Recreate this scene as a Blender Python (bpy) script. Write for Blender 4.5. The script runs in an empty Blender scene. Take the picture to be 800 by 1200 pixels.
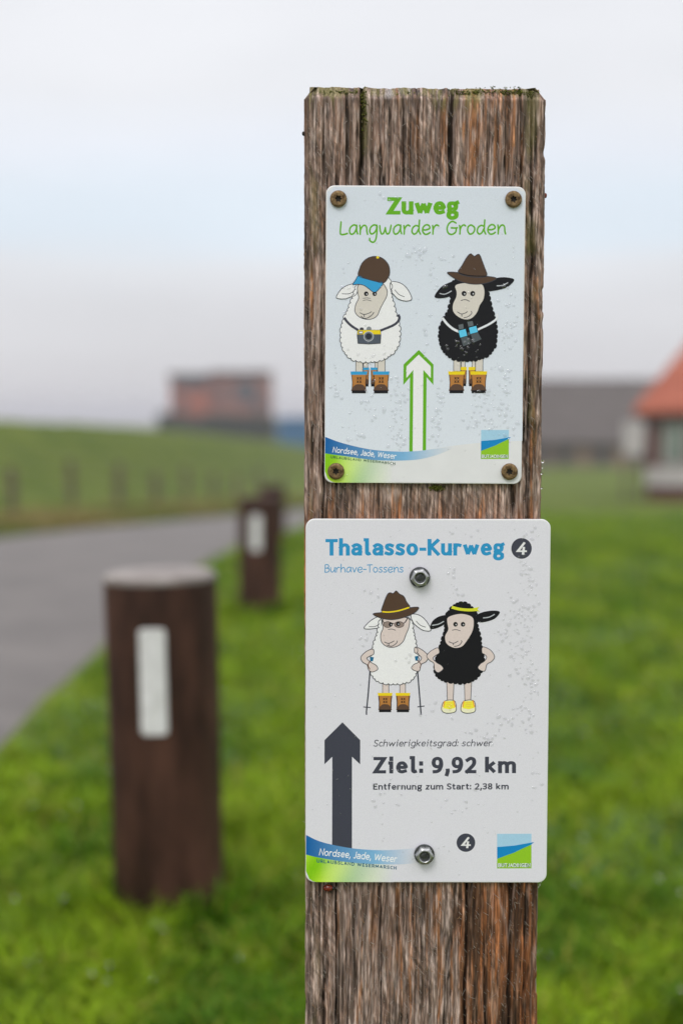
import bpy, bmesh, math, random
import numpy as np
from mathutils import Vector, Matrix
from mathutils.geometry import tessellate_polygon

R = math.radians
random.seed(7)
rng = np.random.default_rng(11)
scene = bpy.context.scene
COL = scene.collection

# ------------------------------------------------------------------ camera
EYE = 0.822
PITCH = 3.776
FPX = 1667.0                       # focal length in photo pixels (50 mm, 36 mm tall frame)
cam_d = bpy.data.cameras.new('camera')
cam = bpy.data.objects.new('camera', cam_d)
COL.objects.link(cam)
cam.location = (0, 0, EYE)
cam.rotation_euler = (R(90 - PITCH), 0, 0)
cam_d.sensor_fit = 'VERTICAL'
cam_d.sensor_height = 36
cam_d.sensor_width = 24
cam_d.lens = 50
cam_d.clip_start = 0.02
cam_d.clip_end = 5000
cam_d.dof.use_dof = True
cam_d.dof.focus_distance = 0.914
cam_d.dof.aperture_fstop = 3.5
scene.camera = cam

# ------------------------------------------------------------------ world
SUN_EL, SUN_AZ = 48.0, 200.0       # degrees; azimuth clockwise from +Y (the view direction)
world = bpy.data.worlds.new('World')
scene.world = world
world.use_nodes = True
wn, wl = world.node_tree.nodes, world.node_tree.links
wn.clear()
w_out = wn.new('ShaderNodeOutputWorld')
w_bg = wn.new('ShaderNodeBackground')
w_tc = wn.new('ShaderNodeTexCoord')
w_sep = wn.new('ShaderNodeSeparateXYZ')
w_map = wn.new('ShaderNodeMapping')
w_noise = wn.new('ShaderNodeTexNoise')
w_add = wn.new('ShaderNodeMath'); w_add.operation = 'MULTIPLY_ADD'
w_ramp = wn.new('ShaderNodeValToRGB')
w_mul = wn.new('ShaderNodeVectorMath'); w_mul.operation = 'SCALE'
w_sky = wn.new('ShaderNodeTexSky')
w_sky.sky_type = 'NISHITA'
w_sky.sun_disc = False
w_sky.sun_elevation = R(SUN_EL)
w_sky.sun_rotation = R(SUN_AZ)
w_skymul = wn.new('ShaderNodeVectorMath'); w_skymul.operation = 'SCALE'
w_skymul.inputs['Scale'].default_value = 0.10
w_mix = wn.new('ShaderNodeMix'); w_mix.data_type = 'RGBA'
w_mix.inputs['Factor'].default_value = 0.92
wl.new(w_tc.outputs['Generated'], w_sep.inputs[0])
wl.new(w_tc.outputs['Generated'], w_map.inputs['Vector'])
w_map.inputs['Scale'].default_value = (1.6, 1.6, 9.0)
w_noise.inputs['Scale'].default_value = 1.6
w_noise.inputs['Detail'].default_value = 3.0
w_noise.inputs['Roughness'].default_value = 0.45
wl.new(w_map.outputs[0], w_noise.inputs['Vector'])
# the band heights wander a little with the cloud noise
w_sub = wn.new('ShaderNodeMath'); w_sub.operation = 'SUBTRACT'; w_sub.inputs[1].default_value = 0.5
wl.new(w_noise.outputs['Fac'], w_sub.inputs[0])
wl.new(w_sub.outputs[0], w_add.inputs[0]); w_add.inputs[1].default_value = 0.06
wl.new(w_sep.outputs['Z'], w_add.inputs[2])
wl.new(w_add.outputs[0], w_ramp.inputs['Fac'])
cr = w_ramp.color_ramp
stops = [(0.0, (.640, .628, .655)), (.042, (.668, .662, .690)), (.078, (.715, .712, .740)), (.106, (.765, .778, .812)),
         (.128, (.730, .805, .880)), (.150, (.740, .812, .885)), (.180, (.800, .830, .890)), (.215, (.825, .832, .858)),
         (.30, (.845, .850, .875)), (.65, (1.22, 1.20, 1.26)), (1.0, (1.52, 1.49, 1.57))]
SK = 0.5
while len(cr.elements) < len(stops):
    cr.elements.new(0.5)
for e, (p, c) in zip(cr.elements, stops):
    e.position = p
    e.color = (c[0] * SK, c[1] * SK, c[2] * SK, 1)
wl.new(w_ramp.outputs['Color'], w_mul.inputs[0])
w_n2 = wn.new('ShaderNodeTexNoise'); w_n2.inputs['Scale'].default_value = 3.2; w_n2.inputs['Detail'].default_value = 4.0
w_mp2 = wn.new('ShaderNodeMapping'); w_mp2.inputs['Scale'].default_value = (1.0, 1.0, 3.5)
w_mr = wn.new('ShaderNodeMapRange')
w_mr.inputs['From Min'].default_value = .3; w_mr.inputs['From Max'].default_value = .7
w_mr.inputs['To Min'].default_value = .955 / SK; w_mr.inputs['To Max'].default_value = 1.045 / SK
wl.new(w_tc.outputs['Generated'], w_mp2.inputs['Vector']); wl.new(w_mp2.outputs[0], w_n2.inputs['Vector'])
wl.new(w_n2.outputs['Fac'], w_mr.inputs['Value']); wl.new(w_mr.outputs[0], w_mul.inputs['Scale'])
wl.new(w_sky.outputs[0], w_skymul.inputs[0])
wl.new(w_skymul.outputs[0], w_mix.inputs['A'])
wl.new(w_mul.outputs[0], w_mix.inputs['B'])
wl.new(w_mix.outputs['Result'], w_bg.inputs['Color'])
w_bg.inputs['Strength'].default_value = 1.0
wl.new(w_bg.outputs[0], w_out.inputs['Surface'])

# ------------------------------------------------------------------ sun (veiled by cloud)
sun_d = bpy.data.lights.new('sun', 'SUN')
sun_d.energy = 1.0
sun_d.angle = R(25)
sun_d.color = (1.0, 0.97, 0.93)
sun = bpy.data.objects.new('sun', sun_d)
COL.objects.link(sun)
az, el = R(SUN_AZ), R(SUN_EL)
sdir = Vector((math.sin(az) * math.cos(el), math.cos(az) * math.cos(el), math.sin(el)))
sun.rotation_euler = (-sdir).to_track_quat('-Z', 'Y').to_euler()

scene.view_settings.view_transform = 'Standard'
scene.view_settings.look = 'None'
scene.view_settings.exposure = 0.14
scene.view_settings.gamma = 1.0
scene.view_settings.use_curve_mapping = False

# ------------------------------------------------------------------ helpers
def lin(c):
    c = c / 255.0
    return c / 12.92 if c <= .04045 else ((c + .055) / 1.055) ** 2.4

def rgb(r, g, b, k=1.0):
    return (min(lin(r) * k, .95), min(lin(g) * k, .95), min(lin(b) * k, .95), 1.0)

def vnoise(x, y, seed=0):
    t = np.random.default_rng(seed).random((256, 256))
    xi = np.floor(x).astype(int); yi = np.floor(y).astype(int)
    fx = x - xi; fy = y - yi
    fx = fx * fx * (3 - 2 * fx); fy = fy * fy * (3 - 2 * fy)
    x0 = xi % 256; x1 = (xi + 1) % 256; y0 = yi % 256; y1 = (yi + 1) % 256
    return (t[x0, y0] * (1 - fx) + t[x1, y0] * fx) * (1 - fy) + (t[x0, y1] * (1 - fx) + t[x1, y1] * fx) * fy

def fbm(x, y, seed=0, octv=4, gain=.5, lac=2.03):
    s = 0; a = 1; n = 0
    for i in range(octv):
        s = s + a * vnoise(x * lac ** i + 17.3 * i, y * lac ** i + 5.1 * i, seed + i); n += a; a *= gain
    return s / n

def sstep(a, b, x):
    t = np.clip((x - a) / (b - a), 0, 1)
    return t * t * (3 - 2 * t)

def mesh_np(name, verts, faces, nper, attr=None, smooth=False):
    """verts (n,3), faces (m,nper) -> mesh, fast"""
    me = bpy.data.meshes.new(name)
    verts = np.asarray(verts, np.float32); faces = np.asarray(faces, np.int32)
    me.vertices.add(len(verts)); me.vertices.foreach_set('co', verts.ravel())
    me.loops.add(faces.size); me.loops.foreach_set('vertex_index', faces.ravel())
    me.polygons.add(len(faces))
    me.polygons.foreach_set('loop_start', np.arange(0, faces.size, nper, dtype=np.int32))
    if smooth:
        me.polygons.foreach_set('use_smooth', np.ones(len(faces), bool))
    if attr is not None:
        for k, v in attr.items():
            a = me.attributes.new(k, 'FLOAT_COLOR', 'POINT')
            v = np.asarray(v, np.float32)
            if v.shape[1] == 3: v = np.hstack([v, np.ones((len(v), 1), np.float32)])
            a.data.foreach_set('color', v.ravel())
    me.update(calc_edges=True); me.validate()
    return me

def link(name, me, mat=None, parent=None, loc=(0, 0, 0), rot=(0, 0, 0), kind=None):
    o = bpy.data.objects.new(name, me)
    COL.objects.link(o)
    if mat is not None and me is not None and len(me.materials) == 0:
        me.materials.append(mat)
    o.location = loc; o.rotation_euler = rot
    if parent is not None: o.parent = parent
    if kind: o['kind'] = kind
    return o

def bm_obj(name, bm, mat=None, parent=None, loc=(0, 0, 0), rot=(0, 0, 0), kind=None, smooth=False):
    me = bpy.data.meshes.new(name)
    bmesh.ops.recalc_face_normals(bm, faces=bm.faces)
    if smooth:
        for f in bm.faces: f.smooth = True
    bm.to_mesh(me); bm.free()
    return link(name, me, mat, parent, loc, rot, kind)

def thing(name, label, cat, loc=(0, 0, 0), rot=(0, 0, 0), group=None):
    o = bpy.data.objects.new(name, None)
    o.empty_display_size = 0.1
    COL.objects.link(o)
    o.location = loc; o.rotation_euler = rot
    tag(o, label, cat, group)
    return o

def tag(o, label, cat, group=None):
    o['label'] = label; o['category'] = cat
    if group: o['group'] = group

def add_box(bm, x0, x1, y0, y1, z0, z1, bevel=0):
    v = [bm.verts.new(p) for p in ((x0, y0, z0), (x1, y0, z0), (x1, y1, z0), (x0, y1, z0),
                                   (x0, y0, z1), (x1, y0, z1), (x1, y1, z1), (x0, y1, z1))]
    fs = [bm.faces.new([v[i] for i in q]) for q in
          ((3, 2, 1, 0), (4, 5, 6, 7), (0, 1, 5, 4), (1, 2, 6, 5), (2, 3, 7, 6), (3, 0, 4, 7))]
    if bevel:
        es = list({e for f in fs for e in f.edges})
        bmesh.ops.bevel(bm, geom=es, offset=bevel, segments=2, affect='EDGES', profile=.6)

def box_obj(name, dims, mat, parent=None, bevel=0, kind=None):
    bm = bmesh.new(); add_box(bm, *dims, bevel=bevel)
    return bm_obj(name, bm, mat, parent, kind=kind)

def lathe(bm, prof, seg=32, axis='Z', wob=None):
    """prof: list of (r, h)"""
    rings = []
    for r, h in prof:
        ring = []
        if r < 1e-7:
            ring = [bm.verts.new((0, 0, h))]
        else:
            for k in range(seg):
                a = 2 * math.pi * k / seg
                rr = r * (wob(a, h) if wob else 1)
                ring.append(bm.verts.new((rr * math.cos(a), rr * math.sin(a), h)))
        rings.append(ring)
    for a, b in zip(rings[:-1], rings[1:]):
        if len(a) == 1 and len(b) == 1: continue
        for k in range(seg):
            k2 = (k + 1) % seg
            if len(a) == 1: bm.faces.new((a[0], b[k], b[k2]))
            elif len(b) == 1: bm.faces.new((a[k], a[k2], b[0]))
            else: bm.faces.new((a[k], a[k2], b[k2], b[k]))
    return rings

# ------------------------------------------------------------------ materials
def new_mat(name, base=(.5, .5, .5, 1), rough=.6, metal=0.0, spec=.5):
    m = bpy.data.materials.new(name); m.use_nodes = True
    b = m.node_tree.nodes['Principled BSDF']
    b.inputs['Base Color'].default_value = base
    b.inputs['Roughness'].default_value = rough
    b.inputs['Metallic'].default_value = metal
    b.inputs['Specular IOR Level'].default_value = spec
    return m, m.node_tree.nodes, m.node_tree.links, b

def noisy_mat(name, c1, c2, scale, rough=.7, metal=0.0, spec=.4, bump=0.0, bscale=None, detail=5,
              stretch=(1, 1, 1), bdist=.01, lo=.35, hi=.65, rough2=None):
    m, n, l, b = new_mat(name, c1, rough, metal, spec)
    tc = n.new('ShaderNodeTexCoord'); mp = n.new('ShaderNodeMapping')
    mp.inputs['Scale'].default_value = stretch
    l.new(tc.outputs['Object'], mp.inputs['Vector'])
    t = n.new('ShaderNodeTexNoise'); t.inputs['Scale'].default_value = scale
    t.inputs['Detail'].default_value = detail; t.inputs['Roughness'].default_value = .6
    l.new(mp.outputs[0], t.inputs['Vector'])
    r = n.new('ShaderNodeValToRGB')
    r.color_ramp.elements[0].position = lo; r.color_ramp.elements[0].color = c1
    r.color_ramp.elements[1].position = hi; r.color_ramp.elements[1].color = c2
    l.new(t.outputs['Fac'], r.inputs['Fac']); l.new(r.outputs['Color'], b.inputs['Base Color'])
    if rough2 is not None:
        mr = n.new('ShaderNodeMapRange'); mr.inputs['To Min'].default_value = rough
        mr.inputs['To Max'].default_value = rough2
        l.new(t.outputs['Fac'], mr.inputs['Value']); l.new(mr.outputs[0], b.inputs['Roughness'])
    if bump:
        t2 = n.new('ShaderNodeTexNoise'); t2.inputs['Scale'].default_value = bscale or scale * 4
        t2.inputs['Detail'].default_value = 6
        l.new(mp.outputs[0], t2.inputs['Vector'])
        bp = n.new('ShaderNodeBump'); bp.inputs['Strength'].default_value = bump
        bp.inputs['Distance'].default_value = bdist
        l.new(t2.outputs['Fac'], bp.inputs['Height']); l.new(bp.outputs[0], b.inputs['Normal'])
    return m

def attr_mat(name, attr, rough=.6, spec=.4, nscale=600, namp=.12, bump=0.0, bscale=900, bdist=.0003,
             stretch=(1, 1, 1), coat=0.0):
    m, n, l, b = new_mat(name, rough=rough, spec=spec)
    a = n.new('ShaderNodeAttribute'); a.attribute_name = attr
    tc = n.new('ShaderNodeTexCoord'); mp = n.new('ShaderNodeMapping')
    mp.inputs['Scale'].default_value = stretch
    l.new(tc.outputs['Object'], mp.inputs['Vector'])
    t = n.new('ShaderNodeTexNoise'); t.inputs['Scale'].default_value = nscale; t.inputs['Detail'].default_value = 3
    l.new(mp.outputs[0], t.inputs['Vector'])
    mr = n.new('ShaderNodeMapRange')
    mr.inputs['From Min'].default_value = .25; mr.inputs['From Max'].default_value = .75
    mr.inputs['To Min'].default_value = 1 - namp; mr.inputs['To Max'].default_value = 1 + namp
    l.new(t.outputs['Fac'], mr.inputs['Value'])
    vm = n.new('ShaderNodeVectorMath'); vm.operation = 'SCALE'
    l.new(a.outputs['Color'], vm.inputs[0]); l.new(mr.outputs[0], vm.inputs['Scale'])
    l.new(vm.outputs[0], b.inputs['Base Color'])
    if coat: b.inputs['Coat Weight'].default_value = coat; b.inputs['Coat Roughness'].default_value = .15
    if bump:
        t2 = n.new('ShaderNodeTexNoise'); t2.inputs['Scale'].default_value = bscale; t2.inputs['Detail'].default_value = 4
        l.new(mp.outputs[0], t2.inputs['Vector'])
        bp = n.new('ShaderNodeBump'); bp.inputs['Strength'].default_value = bump
        bp.inputs['Distance'].default_value = bdist
        l.new(t2.outputs['Fac'], bp.inputs['Height']); l.new(bp.outputs[0], b.inputs['Normal'])
    return m

M_INK = attr_mat('printed_ink', 'ink', rough=.42, spec=.22, nscale=1500, namp=.05, bump=.15, bscale=1200, bdist=.0001)
M_PANEL = noisy_mat('white_sign_plate', (.78, .785, .79, 1), (.82, .825, .83, 1), 60, rough=.36, spec=.5,
                    bump=.12, bscale=1200, bdist=.0001)
M_WOOD = attr_mat('weathered_wood', 'grain', rough=.72, spec=.3, nscale=900, namp=.5, bump=.9, bscale=700,
                  bdist=.0006, stretch=(1, 1, .12))
M_FIBRE = attr_mat('wood_fibres', 'grain', rough=.7, spec=.3)
M_BRONZE = noisy_mat('bronze_screw', (.085, .048, .022, 1), (.30, .20, .095, 1), 420, rough=.38, metal=.6,
                     bump=.35, bscale=1500, bdist=.0004, rough2=.6)
M_DARK = noisy_mat('dark_recess', (.012, .010, .008, 1), (.03, .022, .015, 1), 400, rough=.7)
M_ZINC = noisy_mat('zinc_bolt', (.30, .31, .31, 1), (.55, .56, .56, 1), 300, rough=.24, metal=.95,
                   bump=.15, bscale=900, bdist=.0003, rough2=.5)
M_DZINC = noisy_mat('dull_dark_metal', (.035, .038, .040, 1), (.12, .125, .125, 1), 350, rough=.4, metal=.6, bump=.4, bscale=900, bdist=.0004)
M_WATER, _n, _l, _b = new_mat('water', (1, 1, 1, 1), .02)
_b.inputs['Transmission Weight'].default_value = 1.0
_b.inputs['IOR'].default_value = 1.33
M_MOSS = attr_mat('moss', 'grain', rough=.9, spec=.2, nscale=900, namp=.3)
M_GRASS = attr_mat('grass_blades', 'tint', rough=.5, spec=.12, nscale=8, namp=.22)
M_TALL = attr_mat('dry_grass_blades', 'tint', rough=.6, spec=.3, nscale=8, namp=.2)
M_GROUND = noisy_mat('meadow_ground', (.066, .104, .010, 1), (.120, .155, .020, 1), .9, rough=.9, spec=.15,
                     bump=.5, bscale=14, bdist=.03, detail=8)
M_ASPHALT = noisy_mat('damp_asphalt', (.105, .094, .086, 1), (.155, .140, .128, 1), 2.2, rough=.55, spec=.45,
                      bump=.5, bscale=180, bdist=.004, detail=8, rough2=.75)
M_BOLLARD = noisy_mat('brown_bollard', (.022, .010, .006, 1), (.084, .038, .024, 1), 18, rough=.6, spec=.2,
                      bump=.5, bscale=70, bdist=.003, detail=7, stretch=(1, 1, .28))
M_BTOP = noisy_mat('pale_worn_top', (.15, .125, .115, 1), (.34, .31, .28, 1), 22, rough=.6, bump=.5, bscale=90,
                   bdist=.003, lo=.3, hi=.7)
M_REFL = noisy_mat('white_reflector', (.62, .62, .60, 1), (.78, .78, .77, 1), 40, rough=.35, bump=.2, bscale=300, bdist=.001)
M_FENCE = noisy_mat('old_fence_wood', (.09, .07, .045, 1), (.16, .125, .085, 1), 12, rough=.85, bump=.5, bscale=60, bdist=.004)
M_WIRE, *_ = new_mat('galvanised_wire', (.3, .3, .3, 1), .5, .8)

# shallow film-like rain drops: clear with a faint glint
M_DROP = bpy.data.materials.new('rain_drop'); M_DROP.use_nodes = True
_dn, _dl = M_DROP.node_tree.nodes, M_DROP.node_tree.links; _dn.clear()
_do = _dn.new('ShaderNodeOutputMaterial'); _dt = _dn.new('ShaderNodeBsdfTransparent'); _dg = _dn.new('ShaderNodeBsdfGlossy')
_dt.inputs['Color'].default_value = (.985, .985, .99, 1)
_dg.inputs['Roughness'].default_value = .06
_dm = _dn.new('ShaderNodeMixShader'); _dm.inputs[0].default_value = .125
_dl.new(_dt.outputs[0], _dm.inputs[1]); _dl.new(_dg.outputs[0], _dm.inputs[2])
_dl.new(_dm.outputs[0], _do.inputs['Surface'])

# ------------------------------------------------------------------ terrain
PY = np.array([-60, 0, 10, 20, 32, 60, 90, 200, 600, 2500.])
PD = np.array([.85, .85, .885, 1.28, 1.93, 2.55, 3.05, 3.9, 5.5, 9.])
CY = np.array([-60, 0, 15, 26, 28, 35, 50, 60, 75, 95, 130, 2500.])       # dyke crest line
CX = np.array([-7.5, -7.4, -6.9, -6.3, -6.1, -5.6, -4.6, -3.7, -2.0, 1.5, 8, 300.])
CD = np.array([-.1, -.05, .0, .02, .05, .19, .57, .87, 1.5, 2.3, 3.2, 9.])

def smooth_interp(y, xp, fp):
    s = 0
    for dy, w in ((-3, .2), (-1.5, .2), (0, .2), (1.5, .2), (3, .2)):
        s = s + w * np.interp(y + dy * np.clip(y / 15, .2, 2), xp, fp)
    return s

def ground(x, y):
    x = np.asarray(x, float); y = np.asarray(y, float)
    zb = EYE - smooth_interp(y, PY, PD)
    cx = smooth_interp(y, CY, CX); cz = EYE - smooth_interp(y, CY, CD)
    toe = cx + 2.9
    rise = 1 - sstep(cx, toe, x)
    back = sstep(cx - 6.5, cx - 2.0, x)
    h = np.maximum(cz - zb, 0)
    far = 1 - sstep(90, 130, y)
    z = zb + h * rise * back * far
    lump = (fbm(x * 1.6 + 50, y * 1.6 + 50, 3, 3) - .5)
    amp = .05 * sstep(1.0, 4, y) * (.35 + .65 * (1 - road_mask(x, y)))
    return z + lump * amp * (1 + .02 * np.clip(y, 0, 60)) * (1 - road_mask(x, y))

RY = np.array([-30, 0, 3.5, 5.2, 7.5, 9.3, 12.3, 16, 20, 26, 40, 70.])
RR = np.array([-.80, -.80, -.83, -.86, -.84, -.76, -.40, .10, .85, 2.0, 4.0, 7.5])     # right edge
RL = np.array([-3.9, -3.9, -3.85, -3.75, -3.45, -3.15, -2.35, -1.45, -.60, .5, 2.2, 5.2])  # left edge

def rfine(y, fp):
    s = 0
    for dy in (-1.6, -.8, 0, .8, 1.6):
        s = s + .2 * np.interp(y + dy, RY, fp)
    return s

def road_mask(x, y):
    l = rfine(y, RL); r = rfine(y, RR)
    return sstep(l - .25, l + .02, x) * (1 - sstep(r - .02, r + .12, x)) * (1 - sstep(60, 70, y))

def axis(segs):
    out = []
    for a, b, n in segs:
        out += list(np.linspace(a, b, n, endpoint=False))
    out.append(segs[-1][1])
    return np.array(out)

gx = axis([(-2500, -300, 10), (-300, -40, 20), (-40, -12, 40), (-12, 4, 200), (4, 14, 60), (14, 60, 40), (60, 400, 20), (400, 2500, 8)])
gy = axis([(-60, -2, 12), (-2, 12, 180), (12, 40, 170), (40, 110, 110), (110, 400, 40), (400, 2500, 20)])
X, Y = np.meshgrid(gx, gy)
Z = ground(X, Y)
nx, ny = len(gx), len(gy)
V = np.stack([X.ravel(), Y.ravel(), Z.ravel()], 1)
ii = np.arange(nx * ny).reshape(ny, nx)
F = np.stack([ii[:-1, :-1].ravel(), ii[:-1, 1:].ravel(), ii[1:, 1:].ravel(), ii[1:, :-1].ravel()], 1)
link('ground', mesh_np('ground', V, F, 4, smooth=True), M_GROUND, kind='structure')

# road sheet, 4 mm and more proud of the ground it lies on
ry = axis([(-12, 0, 12), (0, 40, 200), (40, 68, 60)])
ts = np.linspace(0, 1, 25)
L_, R_ = rfine(ry, RL), rfine(ry, RR)
edge = .03 * (fbm(ry * 3, ry * 0, 5, 3) - .5)
RX = L_[:, None] + (R_ + edge - L_)[:, None] * ts[None, :]
RYY = np.repeat(ry[:, None], 25, 1)
crown = .012 * (1 - (2 * ts - 1) ** 2)
RZ = ground(RX, RYY) + .012 + crown[None, :]
RZ[:, 0] -= .03; RZ[:, -1] -= .03
V = np.stack([RX.ravel(), RYY.ravel(), RZ.ravel()], 1)
ii = np.arange(len(ry) * 25).reshape(len(ry), 25)
F = np.stack([ii[:-1, :-1].ravel(), ii[:-1, 1:].ravel(), ii[1:, 1:].ravel(), ii[1:, :-1].ravel()], 1)
link('road', mesh_np('road', V, F, 4, smooth=True), M_ASPHALT, kind='structure')

# ------------------------------------------------------------------ grass
def blades(px, py, h, w, lean, tint, seed):
    """three-triangle curved blades rooted at (px,py)"""
    r = np.random.default_rng(seed)
    n = len(px)
    pz = ground(px, py) - .004
    a = r.random(n) * 2 * np.pi
    ca, sa = np.cos(a), np.sin(a)
    b = r.random(n) * 2 * np.pi
    lx, ly = np.cos(b) * lean * h, np.sin(b) * lean * h
    P = np.empty((n, 5, 3))
    for k, (t, ww) in enumerate(((0, 1.), (0, -1.), (.55, .8), (.55, -.8), (1, 0))):
        P[:, k, 0] = px + ca * w * ww * .5 + lx * t * t
        P[:, k, 1] = py + sa * w * ww * .5 + ly * t * t
        P[:, k, 2] = pz + h * (t - .25 * lean * t * t)
    base = (np.arange(n) * 5)[:, None]
    T = np.concatenate([base + np.array([[0, 1, 3]]), base + np.array([[0, 3, 2]]), base + np.array([[2, 3, 4]])])
    C = np.repeat(tint, 5, axis=0)
    return P.reshape(-1, 3), T, C

def scatter(n, z0, z1, half, seed, extra=.0):
    r = np.random.default_rng(seed)
    y = z0 * (z1 / z0) ** r.random(n)
    x = (r.random(n) * 2 - 1) * (half * y + extra)
    return x, y

def grass_tint(x, y, seed):
    r = np.random.default_rng(seed)
    n = len(x)
    c1 = np.array([.060, .145, .003]); c2 = np.array([.215, .330, .008]); c3 = np.array([.30, .30, .04]); c4 = np.array([.11, .19, .070])
    m = np.clip((fbm(x * 5.5 + 9, y * 3.6 + 3, 21, 4) - .5) * 2.8 + .5 + r.normal(0, .22, n), 0, 1)[:, None]
    c = c1 * (1 - m) + c2 * m
    q = (r.random(n) < .08)[:, None]; c = np.where(q, c3, c)
    q = ((r.random(n) < .28) & (fbm(x * 2 + 1, y * 2 + 8, 33, 2) > .55))[:, None]; c = np.where(q, c4, c)
    return c

def off_road(x, y, m=.0):
    return (x > rfine(y, RR) - m) | (x < rfine(y, RL) + m)

PX_, PY_ = [], []
xs, ys = scatter(430000, 1.0, 17, .52, 5, .35)
keep = off_road(xs, ys, .02) & ~((np.abs(xs - .05) < .074) & (np.abs(ys - .985) < .074))
thin = fbm(xs * 7, ys * 7, 71, 2)
keep &= (rng.random(len(xs)) < .45 + 1.1 * np.clip(thin - .3, 0, 1))
xs, ys = xs[keep], ys[keep]
clump = fbm(xs * 5 + 4, ys * 5, 81, 3)
hh = (.022 + .055 * np.clip(clump - .25, 0, 1) + .012 * rng.random(len(xs))) * (1 + .03 * ys) * np.where(rng.random(len(xs)) < .04, 1.6, 1)
ww = (.0032 + .0022 * rng.random(len(xs))) * (1 + .12 * ys)
ln = .4 + .9 * rng.random(len(xs))
P, T, C = blades(xs, ys, hh, ww, ln, grass_tint(xs, ys, 4), 6)
link('grass', mesh_np('grass', P, T, 3, {'tint': C}), M_GRASS, kind='stuff')

# rough tall grass along the fence and the far side of the road
n = 60000
r2 = np.random.default_rng(17)
ys = 9 * (45 / 9) ** r2.random(n)
off = r2.random(n) ** 1.4 * 1.7
xs = rfine(ys, RL) - .02 - off
hh = (.08 + .20 * np.clip(fbm(xs * 1.3, ys * 1.3, 91, 3) - .2, 0, 1)) * (.6 + .8 * r2.random(n)) * (1 - .5 * np.exp(-off * 3))
m = np.clip((fbm(xs * .8, ys * .8, 92, 3) - .45) * 3 + r2.normal(0, .3, n) + .65, 0, 1)[:, None]
C0 = np.array([.11, .15, .022]) * (1 - m) + np.array([.26, .21, .07]) * m
P, T, C = blades(xs, ys, hh, .010 + .0006 * ys, .3 + .7 * r2.random(n), C0, 8)
link('tall_grass', mesh_np('tall_grass', P, T, 3, {'tint': C}), M_TALL, kind='stuff')

# ------------------------------------------------------------------ wooden post
def ray(px, py, y0):
    u = (600 - py) / FPX; r = (px - 400) / FPX; c, s = math.cos(R(PITCH)), math.sin(R(PITCH))
    t = y0 / (c + u * s)
    return r * t, EYE + t * (-s + u * c)

YF = 0.9105                                     # front face of the post
PW = 0.1522; PDp = 0.150
pxc = ray(497.6, 115, YF)[0]
post_cx = ray(493.5, 820, YF)[0]
post_cx = (pxc + post_cx) / 2 + .0004
POST_TOP = ray(497, 100.5, YF)[1]
post = thing('wooden_post', 'weathered square timber post with mossy top carrying the two hiking signs', 'post', (post_cx, YF + PDp / 2, 0))

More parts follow.
